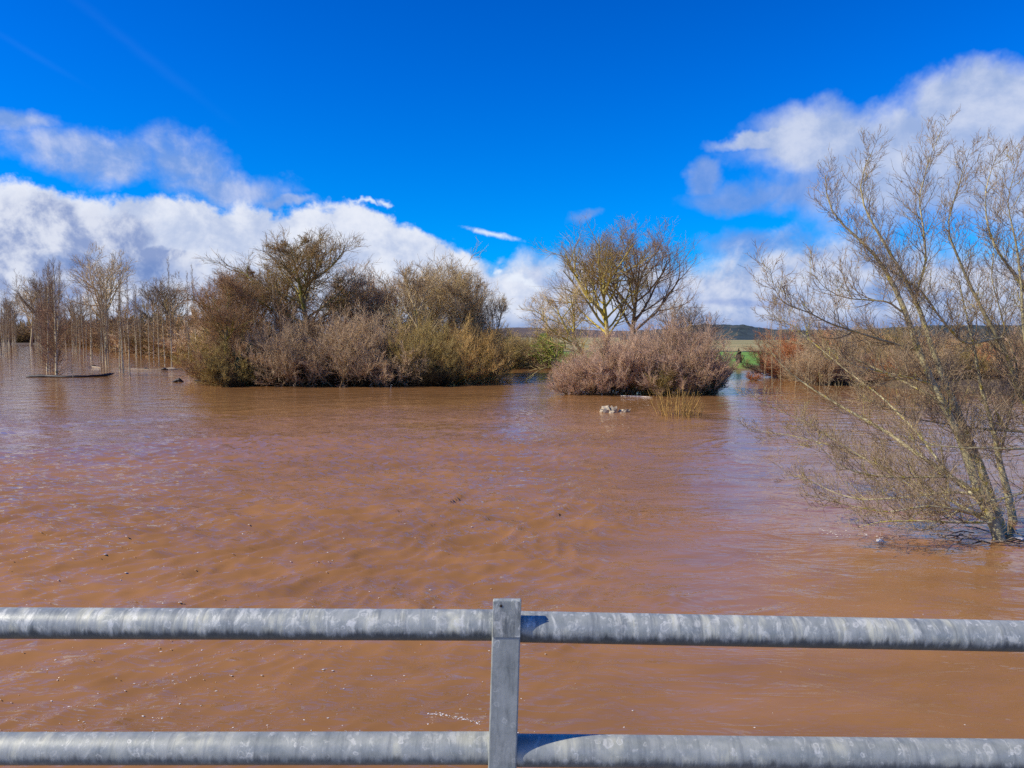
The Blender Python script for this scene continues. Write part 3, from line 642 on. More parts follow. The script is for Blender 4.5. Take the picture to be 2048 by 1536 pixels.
# ================================================================== NEAR TREE (right)
def near_tree():
    rg = np.random.RandomState(77)
    base = at(2000, 1078); Y0 = base[1]
    # main limbs, traced as (photo x, photo y, metres nearer/farther than the trunk, radius)
    Ls = [
     ('t', [(2004, 1095, 0, .15), (1990, 1045, .05, .135), (1973, 1018, .1, .125), (1955, 982, .15, .115), (1943, 936, .2, .11), (1925, 885, .25, .10), (1895, 825, .3, .092), (1870, 780, .35, .085), (1852, 734, .4, .08), (1834, 690, .45, .074), (1813, 627, .5, .066), (1792, 576, .6, .058), (1768, 528, .6, .048), (1744, 497, .6, .040), (1702, 461, .7, .030), (1665, 431, .8, .022), (1650, 401, .8, .016), (1653, 350, .9, .009)]),
     ('t', [(2012, 1082, .5, .13), (1985, 1005, .6, .11), (1958, 921, .8, .10), (1937, 876, .9, .092), (1913, 816, 1.0, .085), (1895, 770, 1.1, .078), (1867, 704, 1.2, .07), (1855, 660, 1.2, .062), (1831, 597, 1.3, .055), (1819, 567, 1.3, .05), (1786, 506, 1.3, .040), (1745, 446, 1.4, .028), (1720, 386, 1.4, .018), (1732, 335, 1.5, .012), (1750, 304, 1.5, .007)]),
     ('t', [(2030, 1060, 1.6, .11), (2015, 982, 1.7, .095), (1997, 921, 1.8, .08), (1991, 873, 1.8, .07), (1979, 837, 1.9, .058), (1960, 780, 2.0, .045), (1950, 720, 2.0, .035), (1930, 640, 2.1, .025), (1915, 560, 2.1, .016)]),
     ('l', [(1831, 597, 1.3, .045), (1852, 521, 1.3, .035), (1845, 450, 1.2, .027), (1837, 401, 1.2, .020), (1858, 325, 1.1, .013), (1883, 268, 1.0, .006)]),
     ('l', [(2200, 900, 1.0, .12), (2110, 870, 1.0, .105), (2048, 810, 1.0, .09), (2030, 783, 1.0, .082), (2030, 740, 1.0, .075), (2003, 689, 1.0, .07), (1964, 618, 1.0, .058), (1937, 564, 1.0, .048), (1913, 497, 1.0, .038), (1895, 470, 1.0, .032), (1901, 425, 1.0, .024), (1928, 340, .9, .013), (1940, 295, .9, .006)]),
     ('l', [(2200, 760, 2.0, .09), (2100, 650, 2.0, .075), (2048, 582, 2.0, .062), (2015, 534, 2.0, .052), (1982, 494, 2.0, .042), (1964, 431, 2.0, .030), (1961, 371, 2.0, .018), (1988, 305, 2.0, .007)]),
     ('l', [(2090, 900, .6, .07), (2060, 760, .6, .06), (2046, 642, .6, .05), (2043, 560, .6, .04), (2030, 470, .6, .028), (2010, 400, .6, .016), (2035, 320, .6, .007)]),
     ('l', [(2003, 675, 1.0, .05), (1930, 690, .8, .045), (1901, 660, .7, .04), (1870, 620, .6, .034), (1840, 575, .6, .028), (1800, 550, .5, .022), (1760, 520, .5, .013), (1720, 500, .4, .007)]),
     ('l', [(1804, 624, .5, .034), (1777, 603, .3, .029), (1747, 600, .2, .024), (1702, 597, .1, .018), (1660, 580, 0, .012), (1630, 545, 0, .006)]),
     ('l', [(1834, 700, .5, .05), (1762, 680, .2, .040), (1702, 660, 0, .032), (1656, 645, -.2, .026), (1611, 621, -.3, .021), (1560, 606, -.4, .015), (1536, 565, -.4, .010), (1530, 528, -.4, .005)]),
     ('l', [(1990, 1045, .1, .10), (1949, 988, .7, .088), (1898, 949, 1.2, .08), (1822, 900, 1.8, .072), (1777, 864, 2.2, .064), (1717, 834, 2.6, .055), (1665, 801, 2.9, .046), (1623, 777, 3.2, .037), (1581, 746, 3.4, .028), (1551, 716, 3.5, .018), (1530, 685, 3.6, .009)]),
     ('l', [(1955, 990, .3, .06), (1928, 965, .4, .05), (1907, 953, .4, .044), (1837, 956, .4, .036), (1756, 956, .5, .030), (1708, 949, .5, .024), (1671, 930, .6, .018), (1640, 895, .6, .012), (1600, 850, .6, .006)]),
     ('l', [(1960, 1000, 0, .05), (1943, 984, 0, .044), (1883, 985, .2, .038), (1807, 994, .4, .033), (1732, 998, .7, .028), (1696, 994, .9, .023), (1656, 976, 1.1, .018), (1617, 955, 1.3, .012), (1570, 950, 1.4, .006)]),
     ('l', [(1975, 1030, .2, .055), (1898, 1020, 1.0, .046), (1800, 960, 2.2, .038), (1700, 900, 3.4, .030), (1620, 850, 4.2, .022), (1550, 820, 4.8, .014), (1500, 790, 5.2, .007)]),
     ('l', [(1975, 1040, .4, .05), (1880, 990, 1.6, .042), (1760, 930, 3.0, .033), (1660, 890, 4.0, .025), (1570, 870, 4.8, .017), (1490, 860, 5.2, .008)]),
     ('l', [(1980, 1045, .0, .045), (1898, 1045, -.1, .036), (1834, 1042, -.1, .028), (1770, 1045, -.1, .018), (1720, 1060, -.1, .008)]),
     ('l', [(2110, 960, .0, .055), (2048, 985, -.1, .046), (2003, 1000, -.2, .038), (1952, 1010, -.2, .028), (1900, 1035, -.2, .016), (1860, 1055, -.2, .008)]),
     ('l', [(2150, 890, 0.1, .05), (2048, 897, 0, .040), (1960, 895, -.1, .031), (1901, 894, -.2, .022), (1852, 888, -.2, .014), (1800, 870, -.2, .006)]),
     ('l', [(2150, 875, .6, .055), (2048, 863, .6, .045), (1925, 852, .6, .036), (1877, 843, .6, .028), (1813, 831, .7, .020), (1771, 807, .8, .012), (1720, 790, .8, .006)]),
     ('l', [(1880, 775, .4, .045), (1861, 767, .3, .038), (1822, 755, .2, .030), (1771, 743, .1, .023), (1711, 728, .1, .015), (1650, 690, .1, .007)]),
     ('l', [(2050, 1000, .8, .06), (2080, 900, .9, .05), (2100, 760, 1.0, .042), (2090, 600, 1.0, .034), (2070, 470, 1.0, .025), (2080, 350, 1.0, .012)]),
     ('l', [(1937, 876, .9, .05), (1880, 800, 1.8, .042), (1800, 760, 2.8, .034), (1720, 720, 3.6, .026), (1640, 690, 4.2, .018), (1570, 650, 4.6, .010), (1540, 610, 4.8, .005)]),
     ('l', [(1997, 921, 1.8, .05), (2020, 830, 1.9, .042), (2040, 740, 2.0, .034), (2010, 640, 2.0, .026), (1990, 560, 2.0, .018), (2000, 470, 2.0, .008)]),
     ('l', [(1990, 1050, .2, .05), (1930, 1020, -.3, .04), (1850, 1010, -.6, .032), (1780, 1025, -.8, .024), (1700, 1010, -.9, .016), (1620, 990, -1.0, .008)]),
     ('l', [(1898, 949, 1.2, .05), (1830, 860, 2.0, .042), (1760, 790, 2.8, .034), (1690, 740, 3.4, .026), (1620, 680, 3.8, .018), (1570, 640, 4.0, .010), (1530, 630, 4.0, .005)]),
    ]
    def resamp(pl, n):
        P = np.array([atY(a, b, Y0 + c) for a, b, c, _ in pl]); r = np.array([q[3] for q in pl])
        s = np.concatenate([[0], np.cumsum(np.linalg.norm(np.diff(P, axis=0), axis=1))]); u = np.linspace(0, s[-1], n)
        Q = np.stack([np.interp(u, s, P[:, k]) for k in range(3)], 1)
        Q[1:-1] = (Q[:-2] + 2 * Q[1:-1] + Q[2:]) / 4
        Q[1:] += np.cumsum(rg.normal(size=(n - 1, 3)) * 0.010, axis=0) * np.linspace(0, 1, n - 1)[:, None]
        return Q, np.interp(u, s, r), s[-1]
    tr, li = [], []
    sec = []
    for kind, pl in Ls:
        Q, r, L = resamp(pl, 22)
        (tr if kind == 't' else li).append((Q - base, r * (0.86 if kind == 't' else 0.66)))
        m_ = max(6, int(L / 0.115))
        hi = 0.12 if kind == 'l' else 0.22
        sec.append(spawn(((Q - base)[None], r[None] * 0.7), m_, hi, 1.0, 0.95, 0.85, 7, 0.16, 0.08, 0.011, rg, Lt=lambda t_: 1.1 - 0.65 * t_, Labs=1.0, rmin=0.0045))
    TP = (np.stack([q[0] for q in tr]), np.stack([q[1] for q in tr])); LP = (np.stack([q[0] for q in li]), np.stack([q[1] for q in li]))
    S1 = (np.concatenate([s[0] for s in sec]), np.concatenate([s[1] for s in sec]))
    S2 = spawn(S1, 6, 0.10, 1.0, 0.50, 0.78, 5, 0.16, 0.12, 0.010, rg, Lt=lambda t_: 1.2 - 0.4 * t_, rmin=0.0048)
    S3 = spawn(S2, 4, 0.12, 0.95, 0.55, 0.75, 4, 0.15, 0.13, 0.008, rg, rmin=0.0036, Lmin=0.08, end=0.5)
    def clip(S):                                     # shoots do not grow under water
        k = (S[0][:, :, 2].min(1) + base[2]) > 0.02; return S[0][k], S[1][k]
    S1, S2, S3 = clip(S1), clip(S2), clip(S3)
    root = thing('flooded_tree', 'large bare lichen covered tree leaning left over the flood at the right edge', 'tree', base)
    # swollen, uneven trunks
    for i in range(len(tr)):
        link('trunk', branch_mesh('trunk', [(TP[0][i:i+1], TP[1][i:i+1], 0.0)], [14], M['near_trunk'], rg), root)
    for i in range(len(li)):
        link('limb', branch_mesh('limb', [(LP[0][i:i+1], LP[1][i:i+1], 0.15)], [8], M['near_trunk'], rg), root)
    link('branches', branch_mesh('branches', [(*S1, 0.4)], [4], M['near_twig'], rg), root)
    link('twigs', branch_mesh('twigs', [(*S2, 0.7), (*S3, 1.0)], [3, 3], M['near_twig'], rg), root)
    ends = S3[0][rg.choice(len(S3[0]), 220, replace=False)][:, -1]
    tag(link('withered_leaves', leafmesh('withered_leaves', ends, 0.030, rg, M['dry_leaf']), root), kind='stuff')
    return len(S3[0])
near_tree()

# ================================================================== LEFT ISLAND
g1 = broad_tree(1, 13.0, 8.6, 0.30, 0.28, n1=30, n2=9, n3=8, n4=5, mt='olive_tree', mb='olive_tree', ang=0.9, tw=0.013, up=0.06)
g2 = broad_tree(2, 11.5, 7.6, 0.16, 0.22, n1=24, n2=8, n3=7, n4=4, mt='brown_tree', mb='brown_tree', ang=0.7, tw=0.014)
g3 = broad_tree(3, 10.0, 7.4, 0.14, 0.14, n1=14, n2=8, n3=7, n4=4, stems=3, mt='pale_tree', mb='pale_tree', ang=0.6, tw=0.013)
b1 = bush(11, 5.0, 6.5, stems=50, n2=9, n3=7, n4=6, tw=0.011)
b2 = bush(12, 5.2, 5.6, stems=56, n2=8, n3=7, n4=6, tw=0.011, maxtilt=0.9, upright=0.16)
b3 = bush(13, 3.6, 5.6, stems=44, n2=7, n3=7, n4=5, tw=0.012, maxtilt=1.35, low=0.1)
def top(px, py, Y): return float(atY(px, py, Y)[2])
def wpx(w, Y): return w / FPX * (Y)
def put(name, parts, refH, px, Y, pytop, label, cat, group=None, wscale=1.0, rot=None, mats=None, z=0.0):
    H = top(px, pytop, Y) - z; s = H / refH; rot = (px * 1.7 + Y) % 6.28 if rot is None else rot
    return plant(name, parts, label, cat, onwater(px, Y, z), group, rot, (s * wscale, s * wscale, s), mats)
TM = lambda a, b=None: {'trunk': a, 'branches': a, 'twigs': b or a}
BM_ = lambda a: {'stems': a, 'twigs': a}
put('bare_tree', g1, 13.0, 632, 74, 466, 'tallest bare tree on the left island, olive green round crown', 'tree', wscale=1.2, rot=0.6)
put('bare_tree', g2, 11.5, 520, 76, 503, 'dense brown bare tree just left of the tallest island tree', 'tree', wscale=1.0, rot=1.0)
put('bare_tree', g2, 11.5, 568, 80, 520, 'brown bare tree half hidden behind the tallest island tree', 'tree', wscale=0.9, rot=3.0)
put('bare_tree', g1, 13.0, 452, 67, 545, 'olive brown bare tree at the left end of the island with dark slim trunk', 'tree', wscale=0.98, rot=2.2, mats=TM('olive_tree', 'brown_tree'))
put('bare_tree', g2, 11.5, 434, 72, 568, 'low brown bare tree forming the left edge of the island', 'tree', wscale=0.62, rot=4.2)
put('bare_tree', g2, 11.5, 488, 72, 540, 'middle brown bare tree between the left edge tree and the taller ones', 'tree', wscale=0.9, rot=5.1)
put('bare_tree', g3, 10.0, 770, 78, 545, 'reddish bare tree with pale stems right of the tallest island tree', 'tree', wscale=1.25, rot=0.3, mats=TM('pale_tree', 'red_tree'))
put('bare_tree', g3, 10.0, 718, 80, 578, 'lower rust coloured bare tree beside the reddish one', 'tree', wscale=1.2, rot=2.3, mats=TM('pale_tree', 'red_tree'))
put('bare_tree', g3, 10.0, 862, 74, 526, 'tall pale bare tree with several upright stems on the island', 'tree', wscale=1.12, rot=4.0)
put('bare_tree', g3, 10.0, 930, 76, 548, 'open pale bare tree near the right end of the left island', 'tree', wscale=0.95, rot=1.3)
put('bare_tree', g3, 10.0, 968, 80, 585, 'small pale bare tree at the right end of the left island', 'tree', wscale=0.85, rot=5.3)
put('bare_tree', g3, 10.0, 820, 80, 560, 'grey bare tree between the reddish and the tall pale tree', 'tree', wscale=1.1, rot=3.1, mats=TM('pale_tree', 'grey_bush'))
# undergrowth of the island, left to right
und = [(446, 66, 672, b3, 'brown_tree', 'brown scrub at the water line at the left tip of the island'),
       (470, 65, 668, b1, 'olive_bush', 'olive brown scrub under the left island tree'),
       (500, 69, 632, b2, 'brown_tree', 'brown thicket behind the dark ivy bush'),
       (545, 66, 642, b2, 'grey_bush', 'grey brown willow thicket right of the dark ivy bush'),
       (592, 65.5, 628, b1, 'grey_bush', 'grey brown willow thicket with the leaning pale stem in front'),
       (640, 67, 636, b2, 'grey_bush', 'grey willow thicket below the tallest tree'),
       (690, 65.5, 628, b1, 'grey_bush', 'wide grey willow thicket in the middle of the island'),
       (735, 67, 620, b2, 'grey_bush', 'mauve grey willow thicket right of the middle of the island'),
       (780, 65.5, 640, b1, 'grey_bush', 'grey willow thicket next to the olive ones'),
       (830, 66.5, 630, b2, 'olive_bush', 'olive green thicket behind the white float'),
       (878, 66.5, 655, b1, 'olive_bush', 'olive thicket right above the white float'),
       (925, 68, 640, b1, 'gold_bush', 'golden brown thicket near the right end of the island'),
       (962, 71, 652, b2, 'gold_bush', 'golden brown thicket at the right end of the island'),
       (978, 74, 690, b3, 'olive_bush', 'low olive scrub trailing into the channel'),
       (660, 72, 600, b2, 'brown_tree', 'brown undergrowth behind the grey willows'),
       (580, 73, 600, b2, 'brown_tree', 'brown undergrowth below the brown trees'),
       (760, 74, 612, b1, 'rust_bush', 'rusty undergrowth below the reddish tree'),
       (900, 74, 610, b2, 'gold_bush', 'golden undergrowth below the pale trees'),
       (470, 73, 610, b1, 'olive_bush', 'olive undergrowth below the left island trees')]
for px, Y, pt, ms, mm, lab in und:
    refH = {id(b1): 5.0, id(b2): 5.2, id(b3): 3.6}[id(ms)]
    put('willow_bush', ms, refH, px, Y, pt, lab, 'bush', mats=BM_(mm), wscale=1.0)
for k, px in enumerate([500, 560, 620, 680, 740, 800, 860]):
    put('shade_scrub', b3, 3.6, px, 64.6 + (k % 3) * 0.5, 715 + (k * 7) % 12, ['first', 'second', 'third', 'fourth', 'fifth', 'sixth', 'seventh'][k] + ' from the left of the low bushes painted shade dark at the island foot', 'bush', 'scrub painted shade dark along the island foot', mats=BM_('dark_bush'), wscale=1.5)  # scrub kept near black; its colour stands in for the shadowed island base
# slim pale saplings in front of the island
sap = poplar(5, 9.0, 0.07, n1=40, clear=0.3, bl=1.4, n2=5, tw=0.011)
for px, Y, pt, lab in [(516, 70, 575, 'slim pale sapling left of the leaning stem on the island'), (561, 68, 560, 'tall slim pale sapling standing in front of the brown trees'), (597, 69, 600, 'short pale sapling right of the tall slim one')]:
    put('sapling', sap, 9.0, px, Y, pt, lab, 'tree')
# dark ivy clad bush
rgl = np.random.RandomState(5)
def leafy(name, px, Y, pt, wid, n, size, m, label, seed, z=0.0, cone=0.0, cat='bush'):
    rg = np.random.RandomState(seed); H = top(px, pt, Y) - z; W = wpx(wid, Y)
    q = nrm(rg.normal(size=(n, 3))) * (rg.rand(n, 1) ** 0.45); lump = 1 + 0.35 * np.sin(q[:, 0:1] * 5 + seed) * np.cos(q[:, 2:3] * 4)
    q = q * lump; hh = (q[:, 2] * 0.5 + 0.5)
    wv = (1 - cone * hh)
    pts = np.stack([q[:, 0] * W / 2 * wv, q[:, 1] * W / 2 * wv, 0.05 + hh * H], 1)
    r = thing(name, label, cat, onwater(px, Y, z))
    link('foliage', leafmesh('foliage', pts, size, rg, M[m]), r)
    n2_ = 26; a_ = rg.rand(n2_) * 6.28; dr = nrm(np.stack([np.cos(a_) * 0.35, np.sin(a_) * 0.35, np.ones(n2_)], 1))
    P = march(np.zeros((n2_, 3)) + [0, 0, -0.2], dr, np.full(n2_, H * 0.85), 6, 0.05, 0.1, rg)
    link('stems', branch_mesh('stems', [(P, np.full((n2_, 6), 0.02), 0.2)], [4], M['dark_bush'], rg), r)
    return r
leafy('ivy_bush', 500, 65.2, 690, 62, 6500, 0.10, 'leaf_green', 'dark green ivy covered bush at the island water line', 3)
leafy('ivy_bush', 545, 65.0, 735, 60, 3500, 0.09, 'leaf_green', 'low dark evergreen bush beside the ivy covered bush', 4)
leafy('ivy_bush', 855, 65.4, 738, 90, 4200, 0.09, 'leaf_green', 'low dark evergreen bush behind the white float', 6)

# ================================================================== RIGHT ISLAND
bt = broad_tree(21, 14.5, 16.5, 0.36, 0.34, n1=20, n2=8, n3=7, n4=5, mt='gold_tree', mb='olive_tree', ang=0.85, tw=0.011, up=0.07, env=lambda t_: np.clip(1.15 - 0.75 * t_, 0.3, 1))
bt2 = broad_tree(24, 14.5, 13.5, 0.34, 0.26, n1=16, n2=8, n3=7, n4=5, mt='dark_tree', mb='brown_tree', ang=0.72, tw=0.011, up=0.09, env=lambda t_: np.clip(1.15 - 0.75 * t_, 0.3, 1))
put('big_bare_tree', bt, 14.5, 1212, 74, 486, 'big bare tree with yellow lichened trunk rising behind the right thicket', 'tree', rot=2.5, wscale=1.12)
put('big_bare_tree', bt2, 14.5, 1256, 77, 480, 'big bare tree with dark trunk just right of the yellow trunked one', 'tree', rot=0.4, wscale=1.15)
# limb leaning left out of the thicket
bl_ = broad_tree(26, 9.0, 7.0, 0.3, 0.20, n1=14, n2=8, n3=7, n4=5, lean=-0.55, mt='gold_tree', mb='pale_tree', ang=0.8, tw=0.010, up=0.08)
put('leaning_tree', bl_, 8.6, 1205, 72, 575, 'yellow lichened tree leaning left beside the big bare tree', 'tree', rot=0.0, wscale=1.25)
brr = broad_tree(27, 7.0, 6.5, 0.2, 0.11, n1=12, n2=6, n3=5, n4=3, lean=0.7, stems=2, mt='grey_bush', mb='grey_bush', ang=0.6, tw=0.011, up=0.05)
put('leaning_tree', brr, 7.0, 1300, 72, 600, 'grey bare tree with branches leaning right over the thicket', 'tree', rot=0.2, wscale=1.0)
put('leaning_tree', brr, 7.0, 1345, 75, 612, 'farther grey bare tree leaning right at the end of the thicket', 'tree', rot=-0.3, wscale=0.9)
broke = broad_tree(28, 6.0, 7.0, 0.15, 0.13, n1=14, n2=6, n3=4, n4=3, lean=-0.9, mt='olive_tree', mb='olive_tree', ang=0.9, tw=0.012, up=-0.05)
put('broken_tree', broke, 5.0, 1150, 72, 650, 'broken tree with drooping branches left of the right thicket', 'tree', rot=0.1, wscale=1.0)
put('broken_tree', broke, 5.0, 1150, 62, 722, 'low mossy branches hanging at the left side of the thicket', 'tree', rot=-0.4, wscale=0.8, mats={'trunk': 'gold_tree', 'branches': 'gold_tree', 'twigs': 'olive_bush'})
d1 = bush(31, 4.6, 6.6, stems=60, n2=9, n3=8, n4=7, tw=0.0095, mb='mauve_bush', maxtilt=1.25, upright=0.16, spread=0.3)
d2 = bush(32, 4.2, 6.0, stems=56, n2=9, n3=8, n4=6, tw=0.0095, mb='mauve_bush', maxtilt=1.35, upright=0.14, spread=0.3)
for px, Y, pt, ms, rh, ws, mm, lab in [
    (1168, 56, 706, d2, 4.2, 1.15, 'mauve_bush', 'low mauve brown willow bush at the left end of the right thicket'),
    (1225, 56.5, 655, d1, 4.6, 1.0, 'mauve_bush', 'mauve brown willow bush in the left half of the right thicket'),
    (1288, 58, 632, d1, 4.6, 1.0, 'mauve_bush', 'tallest mauve willow bush in the middle of the right thicket'),
    (1345, 57, 640, d2, 4.2, 1.0, 'mauve_bush', 'pinkish willow bush right of the middle of the right thicket'),
    (1385, 57.5, 655, d1, 4.6, 0.9, 'mauve_bush', 'willow bush at the right shoulder of the right thicket'),
    (1408, 60, 690, d2, 4.2, 0.7, 'tan_bush', 'greyish bush at the far right end of the right thicket'),
    (1195, 59, 680, d1, 4.6, 1.0, 'mauve_bush', 'willow bush behind the left end of the right thicket'),
    (1310, 55.5, 708, d2, 4.2, 1.1, 'olive_bush', 'olive tinged willow bush in front of the right thicket'),
    (1392, 55.5, 712, d2, 4.2, 0.9, 'grey_bush', 'shaded grey willow bush at the right foot of the right thicket')]:
    put('willow_bush', ms, rh, px, Y, pt, lab, 'bush', mats=BM_(mm), wscale=ws)
leafy('ivy_bush', 1412, 55.3, 760, 60, 2500, 0.09, 'leaf_green', 'small dark green bush at the right water line of the thicket', 9)
reedm = bush(41, 2.2, 3.6, stems=48, n2=2, n3=2, n4=1, tw=0.005, mb='reed', maxtilt=0.55, upright=0.1, spread=0.46)
p_ = at(1345, 836)
put('reed_clump', reedm, 2.2, 1345, p_[1] + 1, 762, 'clump of thin tan stems standing in the water before the right thicket', 'reeds', wscale=1.0)
put('reed_clump', reedm, 2.2, 1385, p_[1] + 1.6, 795, 'smaller sparse clump of tan stems right of the tall one', 'reeds', wscale=0.9, rot=2.0)

# ================================================================== FAR BANK, centre and right
rgb = np.random.RandomState(8)
G = 'scrub along the far bank in the gap between the islands'
ORD = ['nearest', 'second', 'third', 'fourth', 'fifth']
for k, (px, Y, pt, mm) in enumerate([(1000, 96, 665, 'olive_bush'), (1020, 99, 672, 'olive_tree'), (1045, 101, 678, 'tan_bush'), (1010, 108, 655, 'gold_bush'), (1070, 103, 702, 'rust_bush'), (1110, 96, 716, 'dark_tree'), (1085, 96, 720, 'grey_bush'), (1150, 101, 700, 'tan_bush'), (1040, 112, 662, 'olive_bush'), (985, 105, 648, 'olive_bush')]):
    put('bank_scrub', [b1, b2, b3][k % 3], [5.0, 5.2, 3.6][k % 3], px, Y, pt, ['leftmost olive scrub', 'dark olive scrub', 'tan scrub', 'golden scrub', 'rusty low scrub', 'dark brown low scrub', 'grey low scrub', 'tan scrub by the thicket', 'olive scrub at the back', 'tall olive scrub'][k] + ' on the far bank in the gap between the islands', 'bush', G, mats=BM_(mm), wscale=1.25)
leafy('yellow_green_bush', 1096, 97, 674, 78, 6000, 0.13, 'leaf_yellow', 'yellow green leafy bush in the gap beside the broken tree', 12, z=0.3)
leafy('cypress', 1478, 100, 700, 15, 2600, 0.10, 'leaf_green', 'small dark conical conifer standing in the green field', 13, z=0.3, cone=0.65, cat='tree')
put('rust_scrub', b3, 3.6, 1508, 72, 742, 'rusty red scrub at the water edge beside the green field', 'bush', mats=BM_('rust_bush'), wscale=1.2)
put('rust_scrub', b3, 3.6, 1455, 88, 738, 'brown scrub between the thicket and the conifer', 'bush', mats=BM_('brown_tree'), wscale=1.0)
put('rust_scrub', b1, 5.0, 1622, 74, 700, 'rusty brown scrub behind the tips of the near tree', 'bush', mats=BM_('rust_bush'), wscale=1.0)
G = 'bare scrub on the right bank behind the near tree'
for k in range(34):
    px = 1604 + (k % 17) * 33 + rgb.uniform(-10, 10); Y = (66 if k < 17 else 76) + rgb.uniform(-2, 5)
    pt = (692 if k < 17 else (655 if px < 1900 else 668)) + rgb.uniform(-14, 12) + (10 if px < 1600 else 0)
    mm = ['tan_bush', 'grey_bush', 'mauve_bush', 'tan_bush', 'olive_bush', 'rust_bush'][k % 6]; cn = ['tan', 'grey brown', 'pinkish brown', 'tan', 'olive', 'rusty'][k % 6]
    put('bank_scrub', [b1, b2, d2][k % 3], [5.0, 5.2, 4.2][k % 3], px, Y, pt, cn + ' bare scrub on the ' + ('front' if k < 17 else 'back') + ' of the right bank seen through the near tree', 'bush', G + ', ' + cn + (' front' if k < 17 else ' back'), mats=BM_(mm), wscale=1.15)
# thin upright saplings left of the near tree
for px, Y, pt in [(1528, 60, 640), (1545, 58, 610), (1562, 61, 600), (1590, 60, 625), (1615, 62, 615), (1640, 60, 630)]:
    put('sapling', sap, 9.0, px, Y, pt, 'thin bare sapling on the right bank behind the near tree tips', 'tree', 'thin saplings on the right bank', wscale=0.6, mats={'trunk': 'grey_bush', 'branches': 'tan_bush'})

# ================================================================== POPLAR PLANTATION (left)
pops = [poplar(50 + i, 12.5, 0.088, n1=80, clear=[0.10, 0.22, 0.30, 0.16][i], bl=[1.7, 1.2, 1.1, 1.4][i], n2=5, tw=0.013) for i in range(4)]
popf = poplar(60, 13.0, 0.16, n1=120, clear=0.08, bl=2.0, n2=6, tw=0.013, skirt=60)
put('poplar', popf, 13.0, 113, at(113, 753)[1], 517, 'nearest poplar of the left rows, pale trunk above the floating log', 'tree', rot=1.0, wscale=0.9)
VP = 60.0
vdir = ray(VP, 666); vdir = vdir / vdir[1]
ORD = ['nearest', 'second', 'third', 'fourth', 'fifth', 'sixth']
def row(px, py, Y1, step, label, group, start=1, topy=None, jit=0.7, sk=False, Hs=(12.0, 13.2), rg=np.random.RandomState(3)):
    b = at(px, py); k = start
    while True:
        P = b + np.array([vdir[0], 1, 0]) * step * k; P[2] = 0
        if P[1] > Y1: break
        P = P + np.array([rg.uniform(-jit, jit), rg.uniform(-jit, jit), 0]); H = rg.uniform(*Hs); v = rg.randint(4)
        sk_ = sk and k in (1, 2, 3, 5); q_ = k - start; plant('poplar', popf if sk_ else pops[v], (ORD[q_] + ' ' if q_ < 6 else 'far ') + label, 'tree', P, group, rg.rand() * 6.28, (0.85 * H / 12.5, 0.85 * H / 12.5, H / (13.0 if sk_ else 12.5))).rotation_euler = (rg.normal() * 0.02, rg.normal() * 0.02, rg.rand() * 6.28)
        k += 1
row(113, 753, 330, 5.5, 'poplar in the long row running away behind the nearest poplar', 'poplar row behind the nearest poplar', sk=True)
row(-15, 724, 330, 6.0, 'poplar in the flooded row at the left edge of the photo', 'poplar row at the left edge', start=0)
row(-60, 724, 330, 7.0, 'poplar in the outer row beyond the left edge row', 'outer left poplar row', start=0)
row(228, 735, 330, 5.8, 'poplar in the row right of the flooded lane', 'poplar row right of the lane', start=0)
row(300, 720, 300, 7.0, 'poplar in the second row right of the lane', 'second poplar row right of the lane', start=1)
ones = [(260, 752, 545, 'poplar with the thickest pale trunk, its foot dark and wet'), (240, 743, 560, 'poplar just left of the thick trunked one'), (247, 745, 575, 'poplar squeezed between two nearer ones'),
        (299, 721, 560, 'poplar standing alone right of the paired trunks'), (308, 724, 590, 'thin poplar beside the lone one'), (318, 732, 555, 'poplar at the left of three leaning trunks'),
        (330, 732, 570, 'middle one of three leaning poplars'), (343, 732, 512, 'tallest poplar of the three at the drift line'), (357, 712, 570, 'farther poplar right of the tallest one'),
        (379, 747, 540, 'left one of the two pale poplars at the island edge'), (395, 752, 525, 'right one of the two pale poplars at the island edge'), (273, 716, 590, 'far thin poplar behind the thick trunked one'),
        (283, 715, 595, 'far thin poplar left of the lone one'), (217, 728, 580, 'poplar at the near end of the lane row')]
for k, (px, py, pt, lab) in enumerate(ones):
    P = at(px, py); put('poplar', pops[[1, 2, 2, 1, 2, 1, 2, 1, 2, 1, 2, 2, 1, 3][k]], 12.5, px, P[1], pt, lab, 'tree', wscale=0.8 if k not in (0,) else 1.0)
sm = poplar(71, 2.0, 0.025, n1=14, clear=0.2, bl=0.9, n2=4, tw=0.010)
put('sapling', sm, 2.0, 146, at(146, 756)[1], 725, 'tiny bare sapling poking up by the floating log', 'tree', wscale=1.2)
# trees behind the plantation
far1 = broad_tree(81, 13.0, 16.0, 0.36, 0.32, n1=18, n2=7, n3=6, n4=3, mt='pale_tree', mb='pale_tree', ang=0.85, tw=0.022, up=0.07, env=lambda t_: np.clip(1.2 - 0.8 * t_, 0.3, 1))
put('spreading_tree', far1, 13.0, 213, 175, 525, 'wide spreading bare tree rising above the poplar rows', 'tree', rot=0.8, wscale=0.95)
put('spreading_tree', far1, 13.0, 62, 260, 578, 'distant bare tree at the end of the flooded lane', 'tree', rot=2.0, wscale=0.9)
put('spreading_tree', far1, 13.0, 345, 190, 572, 'dark rounded bare tree behind the poplars near the island', 'tree', rot=4.0, wscale=1.05, mats=TM('dark_tree'))
put('spreading_tree', far1, 13.0, 318, 205, 580, 'lower dark bare tree left of the rounded one', 'tree', rot=5.0, wscale=1.0, mats=TM('dark_tree'))
put('spreading_tree', far1, 13.0, 92, 240, 560, 'dark bare tree behind the nearest poplar', 'tree', rot=5.6, wscale=0.7, mats=TM('dark_tree'))
put('spreading_tree', far1, 13.0, 152, 220, 600, 'faint bare tree between the lane and the spreading tree', 'tree', rot=3.6, wscale=0.8, mats=TM('dark_tree'))
